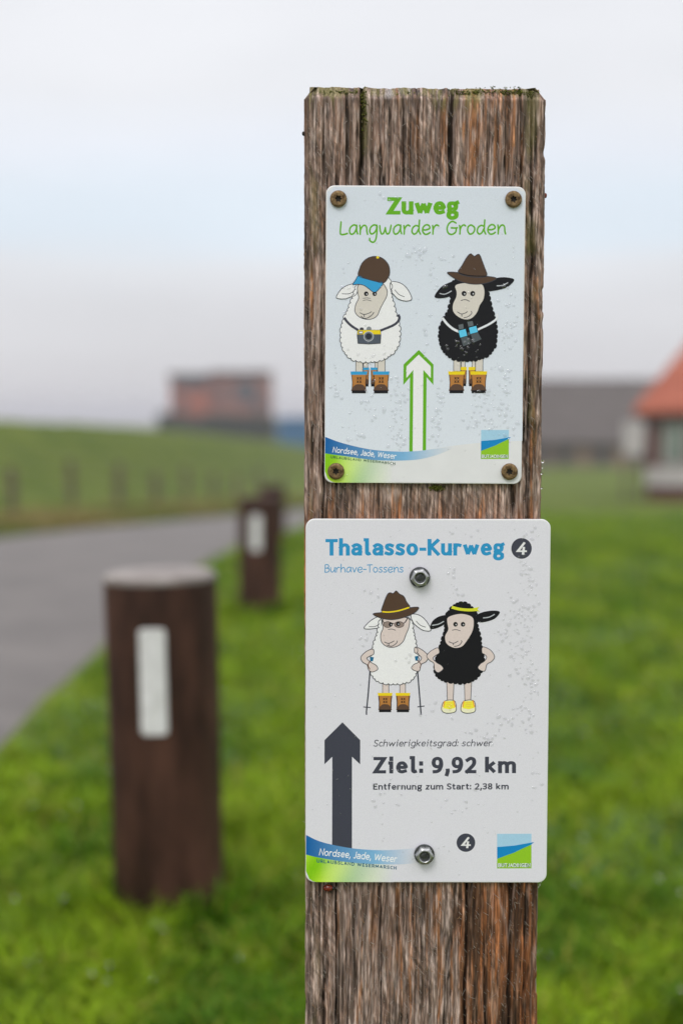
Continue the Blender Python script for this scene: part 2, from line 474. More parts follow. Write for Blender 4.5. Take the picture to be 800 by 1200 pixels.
def build_post():
    hw, hd = PW / 2, PDp / 2
    rc = .0035
    s_front = np.linspace(-hw + rc, hw - rc, 440)
    pts = []; nrm = []
    for x in s_front: pts.append((x, -hd)); nrm.append((0, -1))
    def corner(cx, cy, a0, n=9):
        for k in range(1, n):
            a = a0 + (math.pi / 2) * k / n
            pts.append((cx + rc * math.cos(a), cy + rc * math.sin(a))); nrm.append((math.cos(a), math.sin(a)))
    corner(hw - rc, -hd + rc, -math.pi / 2)
    for y in np.linspace(-hd + rc, hd - rc, 60): pts.append((hw, y)); nrm.append((1, 0))
    corner(hw - rc, hd - rc, 0)
    for x in np.linspace(hw - rc, -hw + rc, 40): pts.append((x, hd)); nrm.append((0, 1))
    corner(-hw + rc, hd - rc, math.pi / 2)
    for y in np.linspace(hd - rc, -hd + rc, 60): pts.append((-hw, y)); nrm.append((-1, 0))
    corner(-hw + rc, -hd + rc, math.pi)
    pts = np.array(pts); nrm = np.array(nrm)
    nc = len(pts)
    seg = np.linalg.norm(np.roll(pts, -1, 0) - pts, axis=1)
    s = np.concatenate([[0], np.cumsum(seg)[:-1]]) - (hw - rc)      # s equals local x on the front face
    ch = .0080
    zt = POST_TOP
    zs = np.concatenate([np.linspace(-.10, .34, 60, endpoint=False), np.linspace(.34, zt - ch, 600, endpoint=False),
                         np.linspace(zt - ch, zt, 14)])
    nr = len(zs)
    S, ZZ = np.meshgrid(s, zs)
    # grain: lines wander slowly with height
    warp = .0035 * (fbm(S * 18, ZZ * 3.2, 41, 3) - .5) + .0016 * (vnoise(S * 60, ZZ * 14, 44) - .5)
    U = S + warp
    ring = fbm(U * 420, ZZ * 9.0, 51, 3)                    # broad ridges
    fine = fbm(U * 900, ZZ * 85, 52, 4, .65)
    hair = vnoise(U * 2300, ZZ * 160, 53)
    pit = fbm(U * 420, ZZ * 70, 54, 3)
    ob = fbm((S * .82 + ZZ * .57) * 900, (ZZ * .82 - S * .57) * 130, 58, 3)     # slanting saw marks
    obm = sstep(.45, .62, fbm(S * 45, ZZ * 30, 59, 2))
    # furrows: thin dark lines that start and stop
    furrow = sstep(.60, .82, vnoise(U * 480 + 9, ZZ * 26, 55)) * sstep(.38, .6, fbm(S * 60, ZZ * 22, 56, 2))
    disp = .0011 * (ring - .5) + .0007 * (fine - .5) + .00022 * (hair - .5) - .0011 * furrow - .0005 * sstep(.6, .8, pit) + .0006 * (ob - .5) * obm
    ridge = lambda n_, w_: np.exp(-((n_ - .5) / w_) ** 2)
    thin1 = ridge(vnoise(U * 230 + 3, ZZ * 7 + 1, 121), .035) * sstep(.35, .6, fbm(S * 70, ZZ * 16, 122, 2))
    thin2 = ridge(vnoise(U * 520 + 31, ZZ * 17 + 1, 123), .05) * sstep(.35, .62, fbm(S * 110 + 8, ZZ * 30, 124, 2))
    thin = np.clip(thin1 + .8 * thin2, 0, 1)
    disp = disp - .0009 * thin
    crack = np.zeros_like(S)
    yx = lambda px: (px - 497) / 281 * PW
    for px, z0, z1, wid, dep in ((425, .93, 1.2, .0013, .006), (526, .86, 1.2, .0009, .005), (396, .2, .99, .0006, .003),
                                 (447, .2, .56, .0005, .003), (560, .70, .75, .0007, .003), (604, .2, .8, .0012, .004),
                                 (621, .1, 1.2, .0008, .003), (468, .64, .78, .0007, .003), (549, .2, .56, .0007, .004),
                                 (505, .66, .75, .0006, .003), (610, .93, 1.2, .0006, .003), (378, .2, .9, .0007, .003),
                                 (487, .985, 1.2, .0004, .002), (573, .2, .5, .0005, .003), (411, .25, .50, .0004, .002)):
        cxw = yx(px) + .003 * (vnoise(ZZ * 14 + px, ZZ * 0, 61) - .5) + .0009 * (vnoise(ZZ * 90 + px, ZZ * 0, 62) - .5)
        wv = wid * (.6 + .8 * vnoise(ZZ * 40 + px, ZZ * 0, 63))
        m = np.exp(-((S - cxw) / wv) ** 2) * sstep(z0, z0 + .04, ZZ) * (1 - sstep(z1 - .03, z1, ZZ))
        crack = np.maximum(crack, m * dep / .006)
    disp -= .0055 * crack
    # side faces: coarse cracks too
    crk2 = sstep(.80, .9, vnoise(U * 260 + 30, ZZ * 2.5, 65)) * (np.abs(S) > hw)
    disp -= .002 * crk2
    # ragged arrises
    edge_d = np.minimum(np.abs(S - hw), np.abs(S + hw))
    chip = sstep(.62, .8, fbm(ZZ * 60, S * 0 + 3, 66, 3)) * np.exp(-(edge_d / .003) ** 2)
    disp -= .0016 * chip
    # ------------- colour
    t = lambda c: np.array(c)[None, None, :]
    grey = t((.250, .176, .138)); pale = t((.50, .395, .345)); brown = t((.175, .082, .036)); orange = t((.42, .165, .050))
    dark = t((.030, .019, .012)); green = t((.19, .175, .055)); warm = t((.32, .205, .155))
    f3 = lambda a: a[..., None]
    rel = np.where(S > hw + .004, 0., S / hw)
    m1 = np.clip((fbm(U * 330, ZZ * 20, 71, 4) - .5) * 3.8 + .5, 0, 1)
    c = grey * (1 - f3(m1)) + warm * f3(m1)
    c = c * (1 - f3(.5 * sstep(.5, .72, fine))) + pale * f3(.5 * sstep(.5, .72, fine))
    # brown and orange streaks, more to the right and low on the post
    lower = 1 - sstep(.58, .68, ZZ)
    mid = sstep(.66, .69, ZZ) * (1 - sstep(.74, .78, ZZ))
    k_or = .015 + .34 * sstep(-.1, .9, rel) * lower + .26 * mid + .20 * sstep(.10, .35, rel) * (1 - sstep(.70, .95, rel)) * sstep(.9, 1, ZZ)
    band = sstep(.31, .36, rel + .05 * (vnoise(ZZ * 12, S * 0, 77) - .5)) * lower
    m2 = sstep(.62 - k_or, .80 - k_or, fbm(U * 360 + 3, ZZ * 20, 72, 4))
    c = c * (1 - f3(.72 * m2)) + orange * f3(.72 * m2)
    m3 = np.clip(sstep(.45, .70, fbm(U * 340 + 7, ZZ * 18, 73, 4)) * (.35 + .5 * band + .4 * mid) + .35 * band, 0, 1)
    c = c * (1 - f3(.8 * m3)) + brown * f3(.8 * m3)
    # damp black patches low right
    m4 = sstep(.52, .66, fbm(U * 230 + 5, ZZ * 20 + 2, 74, 4)) * (.15 + .8 * band)
    c = c * (1 - f3(.75 * m4)) + dark * f3(.75 * m4)
    dk = np.clip(.68 * furrow + 1.3 * crack + .55 * sstep(.62, .8, pit) + .5 * sstep(.56, .75, 1 - ring) * .8, 0, 1)
    c = c * (1 - f3(dk)) + dark * f3(dk)
    pl = sstep(.55, .72, fbm(U * 760 + 50, ZZ * 75, 75, 3)) * (1 - band * .6)
    c = c * (1 - f3(.58 * pl)) + pale * f3(.58 * pl)
    c = c * (.62 + .76 * f3(np.clip((fine - .5) * 2.2 + .5, 0, 1)))
    wet = f3(np.clip(band, 0, 1)); c = c * (1 - wet + wet * t((.98, .80, .64)))
    wet = f3(.8 * mid); c = c * (1 - wet + wet * t((1.06, .80, .62)))
    lng = sstep(.56, .72, fbm(U * 420 + 12, ZZ * 6, 111, 2)) * sstep(.4, .6, vnoise(S * 90, ZZ * 11, 112))
    c = c * (1 - f3(.5 * lng)) + dark * f3(.5 * lng)
    c = c * (1 - f3(.62 * thin)) + dark * f3(.62 * thin)
    rim = ridge(vnoise(U * 230 + 3 - .09, ZZ * 7 + 1, 121), .03) * (1 - thin)
    c = c * (1 - f3(.35 * rim)) + pale * f3(.35 * rim)
    nar = sstep(.58, .74, vnoise(U * 1150 + 70, ZZ * 38, 101)) * sstep(.3, .6, vnoise(U * 200, ZZ * 30, 102))
    c = c * (1 - f3(.5 * nar)) + dark * f3(.5 * nar)
    c = c * (1 + f3((ob - .5) * 1.3 * obm)) * (.80 + .4 * f3(hair))
    blk = np.exp(-((S - yx(601 + 4 * np.sin(ZZ * 40))) / .0035) ** 2) * (1 - sstep(.43, .47, ZZ)) * .9
    c = c * (1 - f3(blk)) + dark * f3(blk)
    # green algae: top edge, arrises and inside the big crack
    topd = zt - ZZ
    g = sstep(.42, .60, fbm(S * 260, ZZ * 60, 76, 4)) * sstep(.36, .55, fbm(S * 45, ZZ * 0, 77, 2)) * (1 - sstep(.006, .020, topd)) + .8 * sstep(.4, .6, fbm(S * 300, ZZ * 90, 96, 3)) * (1 - sstep(.003, .008, topd))
    g = np.maximum(g, .75 * sstep(.45, .65, fbm(S * 90, ZZ * 30, 78, 3)) * np.exp(-((S - yx(621)) / .004) ** 2) * sstep(.7, .8, ZZ))
    g = np.maximum(g, .5 * sstep(.5, .7, fbm(S * 90, ZZ * 20, 79, 3)) * np.exp(-((S - yx(368)) / .003) ** 2))
    g = np.maximum(g, .7 * np.exp(-((S - yx(427)) / .0022) ** 2) * sstep(.98, 1.0, ZZ) * (1 - sstep(1.03, 1.045, ZZ) * 0))
    g = np.clip(g, 0, 1)
    c = c * (1 - f3(.7 * g)) + green * f3(.7 * g)
    # whitish lichen patch on the top edge
    wl_ = np.exp(-((S - yx(455)) / .006) ** 2) * (1 - sstep(.004, .009, topd)) + .8 * np.exp(-((S - yx(480)) / .004) ** 2) * (1 - sstep(.003, .006, topd))
    c = c * (1 - f3(np.clip(wl_ * .5 * sstep(.4, .6, pit), 0, .6))) + t((.55, .52, .50)) * f3(np.clip(wl_ * .5 * sstep(.4, .6, pit), 0, .6))
    # ------------- positions
    inset = np.clip(ZZ - (zt - ch), 0, None) * .80
    inset = inset + .0008 * (vnoise(S * 300, ZZ * 0, 88) - .5) * (ZZ > zt - ch)
    d = disp - inset
    Px = pts[None, :, 0] + nrm[None, :, 0] * d
    Py = pts[None, :, 1] + nrm[None, :, 1] * d
    # keep the inset top square
    Pz = ZZ + (ZZ > zt - ch * 1.5) * .0016 * (fbm(S * 130, ZZ * 0, 89, 3) - .5) - .0009 * (S / hw) * (ZZ > zt - ch * 3) * (np.abs(S) < hw)
    V = np.stack([Px, Py, Pz], -1).reshape(-1, 3)
    C = c.reshape(-1, 3)
    ii = np.arange(nr * nc).reshape(nr, nc)
    jj = np.roll(ii, -1, 1)
    F = np.stack([ii[:-1].ravel(), jj[:-1].ravel(), jj[1:].ravel(), ii[1:].ravel()], 1)
    # top cap fan as quads (degenerate-free): collapse rings toward centre
    last = V.reshape(nr, nc, 3)[-1]
    rings = [ii[-1]]
    vs = [V]; cs = [C]; n0 = len(V)
    cen = np.array([0, 0, zt + .001])
    for k, f in enumerate((.75, .5, .25, .05)):
        P = cen + (last - cen) * f
        P[:, 2] = zt + .001 + .001 * (vnoise(P[:, 0] * 500, P[:, 1] * 500, 90) - .5)
        vs.append(P); cs.append(np.tile([.16, .15, .10], (nc, 1)))
        rings.append(np.arange(n0, n0 + nc)); n0 += nc
    Fs = [F]
    for a, b in zip(rings[:-1], rings[1:]):
        Fs.append(np.stack([a, np.roll(a, -1), np.roll(b, -1), b], 1))
    me = mesh_np('timber', np.concatenate(vs), np.concatenate(Fs), 4, {'grain': np.concatenate(cs)}, smooth=True)
    return link('timber', me, M_WOOD, post)
build_post()

def fibres():
    """short lifted wood fibres on the front face and arrises"""
    r = np.random.default_rng(5)
    n = 7000
    x = (r.random(n) * 2 - 1) * PW / 2 * .985
    z = .36 + (POST_TOP - .012 - .36) * r.random(n)
    y = np.full(n, -PDp / 2 - .0001)
    L = .0008 + .0042 * r.random(n) ** 3
    ang = np.where(r.random(n) < .7, r.normal(-.6, .22, n), r.normal(0, .5, n))
    out = .0002 + .0012 * r.random(n)
    w = .00006 + .00008 * r.random(n)
    dx, dz = np.sin(ang), np.cos(ang)
    P = np.empty((n, 6, 3))
    for k, (t, s) in enumerate(((0, 1), (0, -1), (.5, 1), (.5, -1), (1, .5), (1, -.5))):
        bow = np.sin(t * 3.1) * .05
        P[:, k, 0] = x + dx * L * t + dz * w * s + bow * L * dz * .5
        P[:, k, 2] = z + dz * L * t - dx * w * s
        P[:, k, 1] = y - out * math.sin(t * 2.4) - .0001
    b = (np.arange(n) * 6)[:, None]
    F = np.concatenate([b + np.array([[0, 1, 3, 2]]), b + np.array([[2, 3, 5, 4]])])
    c = np.where((r.random(n) < .3)[:, None], [[.36, .20, .10]], [[.42, .37, .33]]) * (.6 + .5 * r.random(n))[:, None]
    link('wood_fibres', mesh_np('wood_fibres', P.reshape(-1, 3), F, 4, {'grain': np.repeat(c, 6, 0)}), M_FIBRE, post, kind='stuff')
fibres()

def moss_patch(name, centres, n, parent, seed, size=.0009):
    r = np.random.default_rng(seed)
    Vs = []; Fs = []; Cs = []; base = 0
    for i in range(n):
        cx, cy, cz, sx, sz = centres[r.integers(len(centres))]
        p = np.array([cx + r.normal(0, sx), cy - r.random() * .0012, cz + r.normal(0, sz)])
        s = size * (.5 + r.random())
        a = r.random() * 6.28
        q = r.normal(0, 1, (4, 3)) * s
        if parent is post: q[:, 2] = np.minimum(q[:, 2], POST_TOP + .0006 - p[2])
        Vs.append(p + q); Fs.append([[base, base + 1, base + 2], [base, base + 2, base + 3], [base, base + 3, base + 1], [base + 1, base + 3, base + 2]])
        g = r.random()
        Cs.append(np.tile([.07 + .11 * g, .085 + .10 * g, .018 + .01 * g], (4, 1))); base += 4
    link(name, mesh_np(name, np.concatenate(Vs), np.concatenate(Fs), 3, {'grain': np.concatenate(Cs)}), M_MOSS, parent, kind='stuff')
lx = lambda px: (px - 497) / 281 * PW
fy = -PDp / 2
top = POST_TOP
moss_patch('moss', [(lx(px), fy + .004, top - .0035 - dz, s, .0016) for px, dz, s in
                    ((376, .002, .003), (395, .001, .003), (413, .001, .003), (427, .004, .0015), (476, .002, .003),
                     (540, .001, .004), (555, .001, .004), (570, .0, .004), (590, .0, .003), (605, .0, .002), (620, .001, .002))]
           + [(lx(427), fy + .001, top - .016, .0007, .010)], 1100, post, 3, .00045)
moss_patch('moss', [(lx(510), fy, ray(510, 571, YF)[1], .0022, .0008), (lx(514), fy, ray(510, 572, YF)[1], .0016, .0007)], 130, post, 4, .0006)

# ------------------------------------------------------------------ the signs: printed sheets
STEP = 0.000003
class Sheet:
    """flat print on a sign: polygons in photo measurements mapped to the plate's own millimetres"""
    def __init__(s, mapper): s.m = mapper; s.V = []; s.F = []; s.C = []; s.layer = mapper.layer
    def nxt(s): s.m.layer += 1; return s.m.layer
    def poly(s, pts, col, layer=None):
        ly = s.nxt() if layer is None else layer
        p = [s.m(x, y) for x, y in pts]
        tris = tessellate_polygon([[Vector((a, b, 0)) for a, b in p]])
        b0 = len(s.V)
        for a, b in p: s.V.append((a, s.m.front - ly * STEP, b))
        for t in tris:
            i, j, k = t
            ax, az = p[i]; bx, bz = p[j]; cx, cz = p[k]
            if (bx - ax) * (cz - az) - (bz - az) * (cx - ax) < 0: j, k = k, j
            s.F.append((b0 + i, b0 + j, b0 + k))
        s.C += [col if not callable(col) else col(x, y) for x, y in pts]
    def strip(s, A, B, col, layer=None, ramp=0.0):
        """quad strip between two edges, colour may be a function of (x, y)"""
        ly = s.nxt() if layer is None else layer
        b0 = len(s.V)
        for q, (x, y) in enumerate(list(A) + list(B)):
            a, b = s.m(x, y); s.V.append((a, s.m.front - ly * STEP - ramp * (q % len(A)), b))
            s.C.append(col(x, y) if callable(col) else col)
        n = len(A)
        for k in range(n - 1):
            a, b, c, d = b0 + k, b0 + k + 1, b0 + n + k + 1, b0 + n + k
            for i, j, l in ((d, c, b), (d, b, a)):
                p, q, r = s.V[i], s.V[j], s.V[l]
                if (q[0] - p[0]) * (r[2] - p[2]) - (q[2] - p[2]) * (r[0] - p[0]) < 0: j, l = l, j
                s.F.append((i, j, l))
    def stroke(s, pts, w, col, closed=False, wy=None, cap=0.0, layer=None, round_=False, ml=.5):
        wy = w if wy is None else wy
        P = [Vector(p) for p in pts]
        if cap and not closed:
            d0 = (P[0] - P[1]).normalized(); d1 = (P[-1] - P[-2]).normalized()
            P[0] = P[0] + Vector((d0.x * w, d0.y * wy)) * cap * .5; P[-1] = P[-1] + Vector((d1.x * w, d1.y * wy)) * cap * .5
        n = len(P); A = []; B = []
        for i in range(n):
            if closed: a, b = P[i - 1], P[(i + 1) % n]
            else: a, b = P[max(i - 1, 0)], P[min(i + 1, n - 1)]
            d1 = (P[i] - a); d2 = (b - P[i])
            if d1.length < 1e-9: d1 = d2
            if d2.length < 1e-9: d2 = d1
            if d1.length < 1e-9: continue
            d1 = d1.normalized(); d2 = d2.normalized()
            n1 = Vector((-d1.y, d1.x)); n2 = Vector((-d2.y, d2.x))
            mt = n1 + n2
            if mt.length < .2: mt = n1.copy()
            mt.normalize(); k = 1 / max(mt.dot(n1), ml)
            mt = mt * k
            o = Vector((mt.x * w / 2, mt.y * wy / 2))
            A.append(tuple(P[i] + o)); B.append(tuple(P[i] - o))
        if closed: A.append(A[0]); B.append(B[0])
        s.strip(A, B, col, layer, ramp=1.2e-7)
        if round_:
            ly = s.m.layer
            for q in (P[0], P[-1]): s.disc(q.x, q.y, w / 2, wy / 2, col, n=10)
    def disc(s, x, y, rx, ry, col, n=24):
        s.poly([(x + rx * math.cos(2 * math.pi * k / n), y + ry * math.sin(2 * math.pi * k / n)) for k in range(n)], col)
    def build(s, name, parent):
        if not s.V: return None
        me = bpy.data.meshes.new(name)
        me.from_pydata(s.V, [], s.F)
        a = me.attributes.new('ink', 'FLOAT_COLOR', 'POINT')
        a.data.foreach_set('color', np.array([(c[0], c[1], c[2], 1) for c in s.C], np.float32).ravel())
        return link(name, me, M_INK, parent)

class Mapper:
    """maps photo measurements on a plate to its local metres (origin at its centre)"""
    def __init__(s, tl, tr, bl, br, W, H, front):
        s.q = (tl, tr, bl, br); s.W, s.H, s.front, s.layer = W, H, front, 0
    def __call__(s, x, y):
        tl, tr, bl, br = s.q
        v = (y - (tl[1] + tr[1]) / 2) / ((bl[1] + br[1]) / 2 - (tl[1] + tr[1]) / 2)
        l = tl[0] + (bl[0] - tl[0]) * v; r = tr[0] + (br[0] - tr[0]) * v
        u = (x - l) / (r - l)
        v = (y - (tl[1] + (tr[1] - tl[1]) * u)) / ((bl[1] + (br[1] - bl[1]) * u) - (tl[1] + (tr[1] - tl[1]) * u))
        return (u - .5) * s.W, (.5 - v) * s.H

def crop(ox, oy, k):
    f = lambda pts: [(ox + x / k, oy + y / k) for x, y in pts]
    f.k = k; f.p = lambda x, y: (ox + x / k, oy + y / k)
    return f

def cr_smooth(pts, closed=True, n=5):
    P = [Vector(p) for p in pts]; m = len(P); out = []
    rngk = range(m) if closed else range(m - 1)
    for i in rngk:
        if closed: a, b, c, d = P[i - 1], P[i], P[(i + 1) % m], P[(i + 2) % m]
        else: a, b, c, d = P[max(i - 1, 0)], P[i], P[i + 1], P[min(i + 2, m - 1)]
        for k in range(n):
            t = k / n
            q = .5 * ((2 * b) + (c - a) * t + (2 * a - 5 * b + 4 * c - d) * t * t + (3 * b - a - 3 * c + d) * t ** 3)
            out.append(tuple(q))
    if not closed: out.append(tuple(P[-1]))
    return out

def scallop(pts, step, amp, seed=1):
    """woolly edge: bumps of about `step` along a smooth closed outline"""
    r = random.Random(seed)
    P = [Vector(p) for p in cr_smooth(pts, True, 8)]
    P.append(P[0].copy())
    L = [0]
    for a, b in zip(P[:-1], P[1:]): L.append(L[-1] + (b - a).length)
    tot = L[-1]
    area = sum(a.x * b.y - b.x * a.y for a, b in zip(P[:-1], P[1:]))
    sg = 1 if area > 0 else -1
    cuts = [0]
    while cuts[-1] < tot - step * .6: cuts.append(cuts[-1] + step * r.uniform(.75, 1.25))
    cuts = [c * tot / cuts[-1] for c in cuts]
    def at(s):
        for i in range(len(L) - 1):
            if L[i + 1] >= s: 
                t = (s - L[i]) / max(L[i + 1] - L[i], 1e-9); return P[i].lerp(P[i + 1], t)
        return P[-1]
    out = []
    for s0, s1 in zip(cuts[:-1], cuts[1:]):
        a, b = at(s0), at(s1); d = b - a; nn = Vector((d.y, -d.x)).normalized() * sg
        am = amp * r.uniform(.8, 1.2) * d.length / step
        for k in range(6):
            t = k / 6
            out.append(tuple(a.lerp(b, t) + nn * am * math.sqrt(max(0, 1 - (2 * t - 1) ** 2))))
    return out

# ---- lettering: pen-stroke alphabets ------------------------------------------------
# units: x-height 50, capitals 70, ascenders 74, descenders -20.  '/' separates strokes, leading ~ means smooth
G = {
 'a': (44, '~4,44 14,50 28,50 40,44 44,34 / 44,36 44,0 / ~44,28 24,28 6,24 0,13 6,2 18,0 32,3 44,12'),
 'b': (46, '0,74 0,0 / ~0,38 12,49 26,50 40,44 46,25 40,6 26,0 12,1 0,12'),
 'c': (38, '~38,46 24,50 8,44 0,25 8,6 24,0 38,4'),
 'd': (46, '46,74 46,0 / ~46,38 34,49 20,50 6,44 0,25 6,6 20,0 34,1 46,12'),
 'e': (44, '~0,26 44,26 42,40 32,49 22,50 8,45 0,25 8,5 24,0 41,4'),
 'f': (30, '~30,74 18,74 10,66 10,52 10,40 / 10,50 10,0 / 0,50 28,50'),
 'g': (48, '~24,50 8,48 3,35 8,21 23,18 38,21 42,35 38,47 24,50 / ~36,48 48,52 / ~10,22 4,12 12,5 34,3 44,-4 42,-15 24,-20 6,-17 1,-8 10,3'),
 'G1': (46, '~46,38 34,49 20,50 6,44 0,25 6,6 20,0 34,1 46,12 / ~46,50 46,0 44,-12 34,-19 18,-20 4,-16'),
 'h': (44, '0,74 0,0 / ~0,36 12,47 26,50 38,46 44,34 44,24 / 44,34 44,0'),
 'i': (22, '2,50 13,50 / 13,50 13,0 / 13,66 13,72'),
 'k': (44, '0,74 0,0 / 42,50 8,26 / 14,28 44,0'),
 'l': (30, '2,74 13,74 / ~13,74 13,20 14,5 22,0 28,1'),
 'm': (74, '0,50 0,0 / ~0,38 12,48 24,50 34,46 37,36 37,26 / 37,36 37,0 / ~37,38 48,48 60,50 71,46 74,34 74,24 / 74,34 74,0'),
 'n': (44, '0,50 0,0 / ~0,38 12,48 26,50 38,46 44,34 44,24 / 44,34 44,0'),
 'o': (48, '~24,50 8,45 0,25 8,5 24,0 40,5 48,25 40,45 24,50'),
 'r': (32, '0,50 0,0 / ~0,34 8,45 20,50 32,48'),
 's': (38, '~36,46 22,50 6,47 2,37 10,29 28,23 37,14 32,3 16,0 0,4'),
 't': (30, '~10,64 10,40 10,16 14,3 22,0 30,2 / 0,50 28,50'),
 'u': (44, '~0,50 0,28 0,14 6,3 18,0 32,3 44,13 / 44,50 44,0'),
 'v': (46, '0,50 23,0 46,50'),
 'w': (70, '0,50 17,0 35,46 53,0 70,50'),
 'z': (40, '0,50 40,50 0,0 40,0'),
 'A': (56, '0,0 28,70 56,0 / 10,22 46,22'), 'B': (48, '0,0 0,70 / ~0,70 26,70 42,64 42,44 26,38 0,38 / ~0,38 28,38 48,30 48,8 28,0 0,0'),
 'C': (48, '~48,64 30,70 8,60 0,35 8,10 30,0 48,6'), 'D': (54, '0,0 0,70 / ~0,70 22,70 46,60 54,35 46,10 22,0 0,0'),
 'E': (42, '42,70 0,70 0,0 42,0 / 0,37 36,37'), 'G': (54, '~52,64 32,70 8,60 0,35 8,10 32,0 54,6 54,14 54,34 / 54,34 30,34'),
 'H': (52, '0,0 0,70 / 52,0 52,70 / 0,37 52,37'), 'I': (12, '6,0 6,70'), 'J': (30, '~30,70 30,30 28,8 16,0 0,3'),
 'K': (50, '0,0 0,70 / 48,70 6,36 / 12,40 50,0'), 'L': (40, '0,70 0,0 40,0'), 'M': (64, '0,0 4,70 32,14 60,70 64,0'),
 'N': (54, '0,0 0,70 54,0 54,70'), 'R': (50, '0,0 0,70 / ~0,70 28,70 46,62 46,40 28,34 0,34 / 22,34 50,0'),
 'S': (46, '~44,64 26,70 6,65 3,52 12,42 34,32 46,20 40,4 22,0 0,6'), 'T': (50, '0,70 50,70 / 25,70 25,0'),
 'U': (52, '~0,70 0,28 4,8 26,0 48,8 52,28 52,70'), 'W': (82, '0,70 20,0 41,66 62,0 82,70'),
 'Z': (50, '0,70 50,70 0,0 50,0'), 'É': (1, ''),
 '2': (44, '~2,62 20,70 38,66 43,52 36,36 18,18 0,0 / 0,0 44,0'),
 '3': (42, '~2,66 20,70 38,66 40,50 30,40 14,38 / ~14,38 34,36 42,22 36,5 18,0 0,4'),
 '4': (48, '32,70 0,18 48,18 / 34,42 34,0'), '8': (46, '~23,70 6,65 4,52 14,42 36,32 46,18 38,3 23,0 8,3 0,18 10,32 32,42 42,52 40,65 23,70'),
 '9': (46, '~44,46 40,34 24,28 6,34 0,50 6,65 22,70 38,66 45,52 45,34 36,12 22,2 6,0'),
 ':': (12, '6,2 6,8 / 6,44 6,50'), ',': (14, '~10,8 10,0 2,-12'), '-': (26, '0,26 26,26'), ' ': (20, ''),
}
HG = {   # loose handwriting
 'L': (40, '~4,66 2,40 0,12 4,0 20,-1 40,4'), 'a': (48, '~42,44 26,48 8,36 2,16 10,1 26,4 38,22 43,44 42,20 48,2'),
 'n': (46, '~2,46 5,24 4,0 / ~4,20 16,40 30,46 40,36 42,14 46,0'),
 'g': (48, '~42,44 26,48 8,36 2,16 10,2 26,6 38,22 43,44 42,6 36,-28 22,-42 4,-34 2,-22'),
 'w': (66, '~0,44 4,16 12,1 24,8 32,34 / ~32,34 36,12 44,1 56,10 64,46'), 'r': (36, '~2,44 5,24 4,0 / ~5,22 14,40 26,47 36,42'),
 'd': (50, '~40,40 24,44 8,34 2,14 12,0 28,6 38,24 / ~44,76 42,40 42,16 50,0'),
 'e': (46, '~4,22 24,22 42,30 38,44 22,48 6,36 2,16 14,0 30,0 44,8'),
 'G': (58, '~50,58 30,68 10,54 0,28 8,4 28,-2 48,10 52,30 / ~24,32 40,31 58,32'),
 'o': (44, '~22,46 6,38 2,18 12,1 28,2 40,16 40,34 22,46'), 'B': (42, '~3,68 2,34 0,0 / ~3,68 24,70 36,58 28,42 6,38 / ~6,38 34,36 42,18 28,2 0,0'),
 'u': (44, '~2,46 4,18 12,2 26,4 38,22 42,46 / ~42,46 42,18 44,0'), 'h': (44, '~4,74 3,40 2,0 / ~3,24 16,42 30,44 38,30 42,0'),
 'v': (40, '~0,46 10,24 18,1 28,24 40,46'), 'T': (48, '~0,66 24,68 48,68 / ~24,67 24,34 24,0'),
 's': (34, '~32,42 18,47 6,40 10,28 26,20 30,8 18,0 0,4'), '-': (26, '~0,26 13,27 26,26'), ' ': (28, ''),
}

def lettering(sh, text, x0, x1, base0, base1, xh, cap, col, wt, wy=None, shear=0.0, font=G, gap=None, round_=False, sub={}):
    """text fitted between x0 and x1; xh = x-height in photo px, cap = capital height; wt = pen as share of x-height unit"""
    wy = wt if wy is None else wy
    if gap is None: gap = 12 - wt * .15
    pos = 0; items = []
    for ch in text:
        w, d = font[sub.get(ch, ch)]
        if font is G and ch in 'ZKTBSEWUD2398hnuoeaswmrgd4': w2 = w + max(0, wt - 8) * .55
        else: w2 = w + (max(0, wt - 8) * .5 if font is G else 0)
        if ch == ' ': w2 = w
        items.append((pos, w, w2, d)); pos += w2 + gap
    total = pos - gap
    kx = (x1 - x0) / total; k1 = xh / 50.; k2 = (cap - xh) / 20.
    def ymap(y, inset):
        if inset:
            p = wy / 2
            if y > 70: y = y - p
            elif y > 50: y = np.interp(y, [50, 70], [50 - p, 70 - p])
            elif y > 0: y = np.interp(y, [0, 50], [p, 50 - p])
            elif y < -6: y = y + p
            else: y = p + y * (1 - p / 6 * .5) if y < 0 else p
        return y * k1 if y <= 50 else 50 * k1 + (y - 50) * k2
    L0 = sh.m.layer
    for (pos, w, w2, d), ch in zip(items, text):
        sh.m.layer = L0
        for st in d.split('/'):
            st = st.strip()
            if not st: continue
            sm = st.startswith('~'); st = st.lstrip('~')
            pts = [tuple(float(v) for v in q.split(',')) for q in st.split()]
            closed = pts[0] == pts[-1] and len(pts) > 3
            if closed: pts = pts[:-1]
            if sm: pts = cr_smooth(pts, closed, 4)
            out = []
            for (a, b) in pts:
                if font is G: a2 = wt / 2 + a * (w2 - wt) / max(w, 1) if w > wt else w2 / 2 + (a - w / 2) * .5
                else: a2 = a
                yy = ymap(b, font is G)
                X_ = x0 + (pos + a2) * kx + shear * yy
                B_ = base0 + (base1 - base0) * (X_ - x0) / (x1 - x0)
                out.append((X_, B_ - yy))
            if font is G and ch in 'vwWMA':          # diagonal letters: one bar per leg, so no spikes at the turns
                for q in range(len(out) - 1):
                    sh.stroke(out[q:q + 2], wt * kx, col, wy=wy * k1, cap=.2)
            else:
                sh.stroke(out, wt * kx, col, closed, wy=wy * k1, cap=0 if (closed or round_) else (.5 if ch in 'kz' else 1.0), round_=round_)
    sh.m.layer = L0 + 10

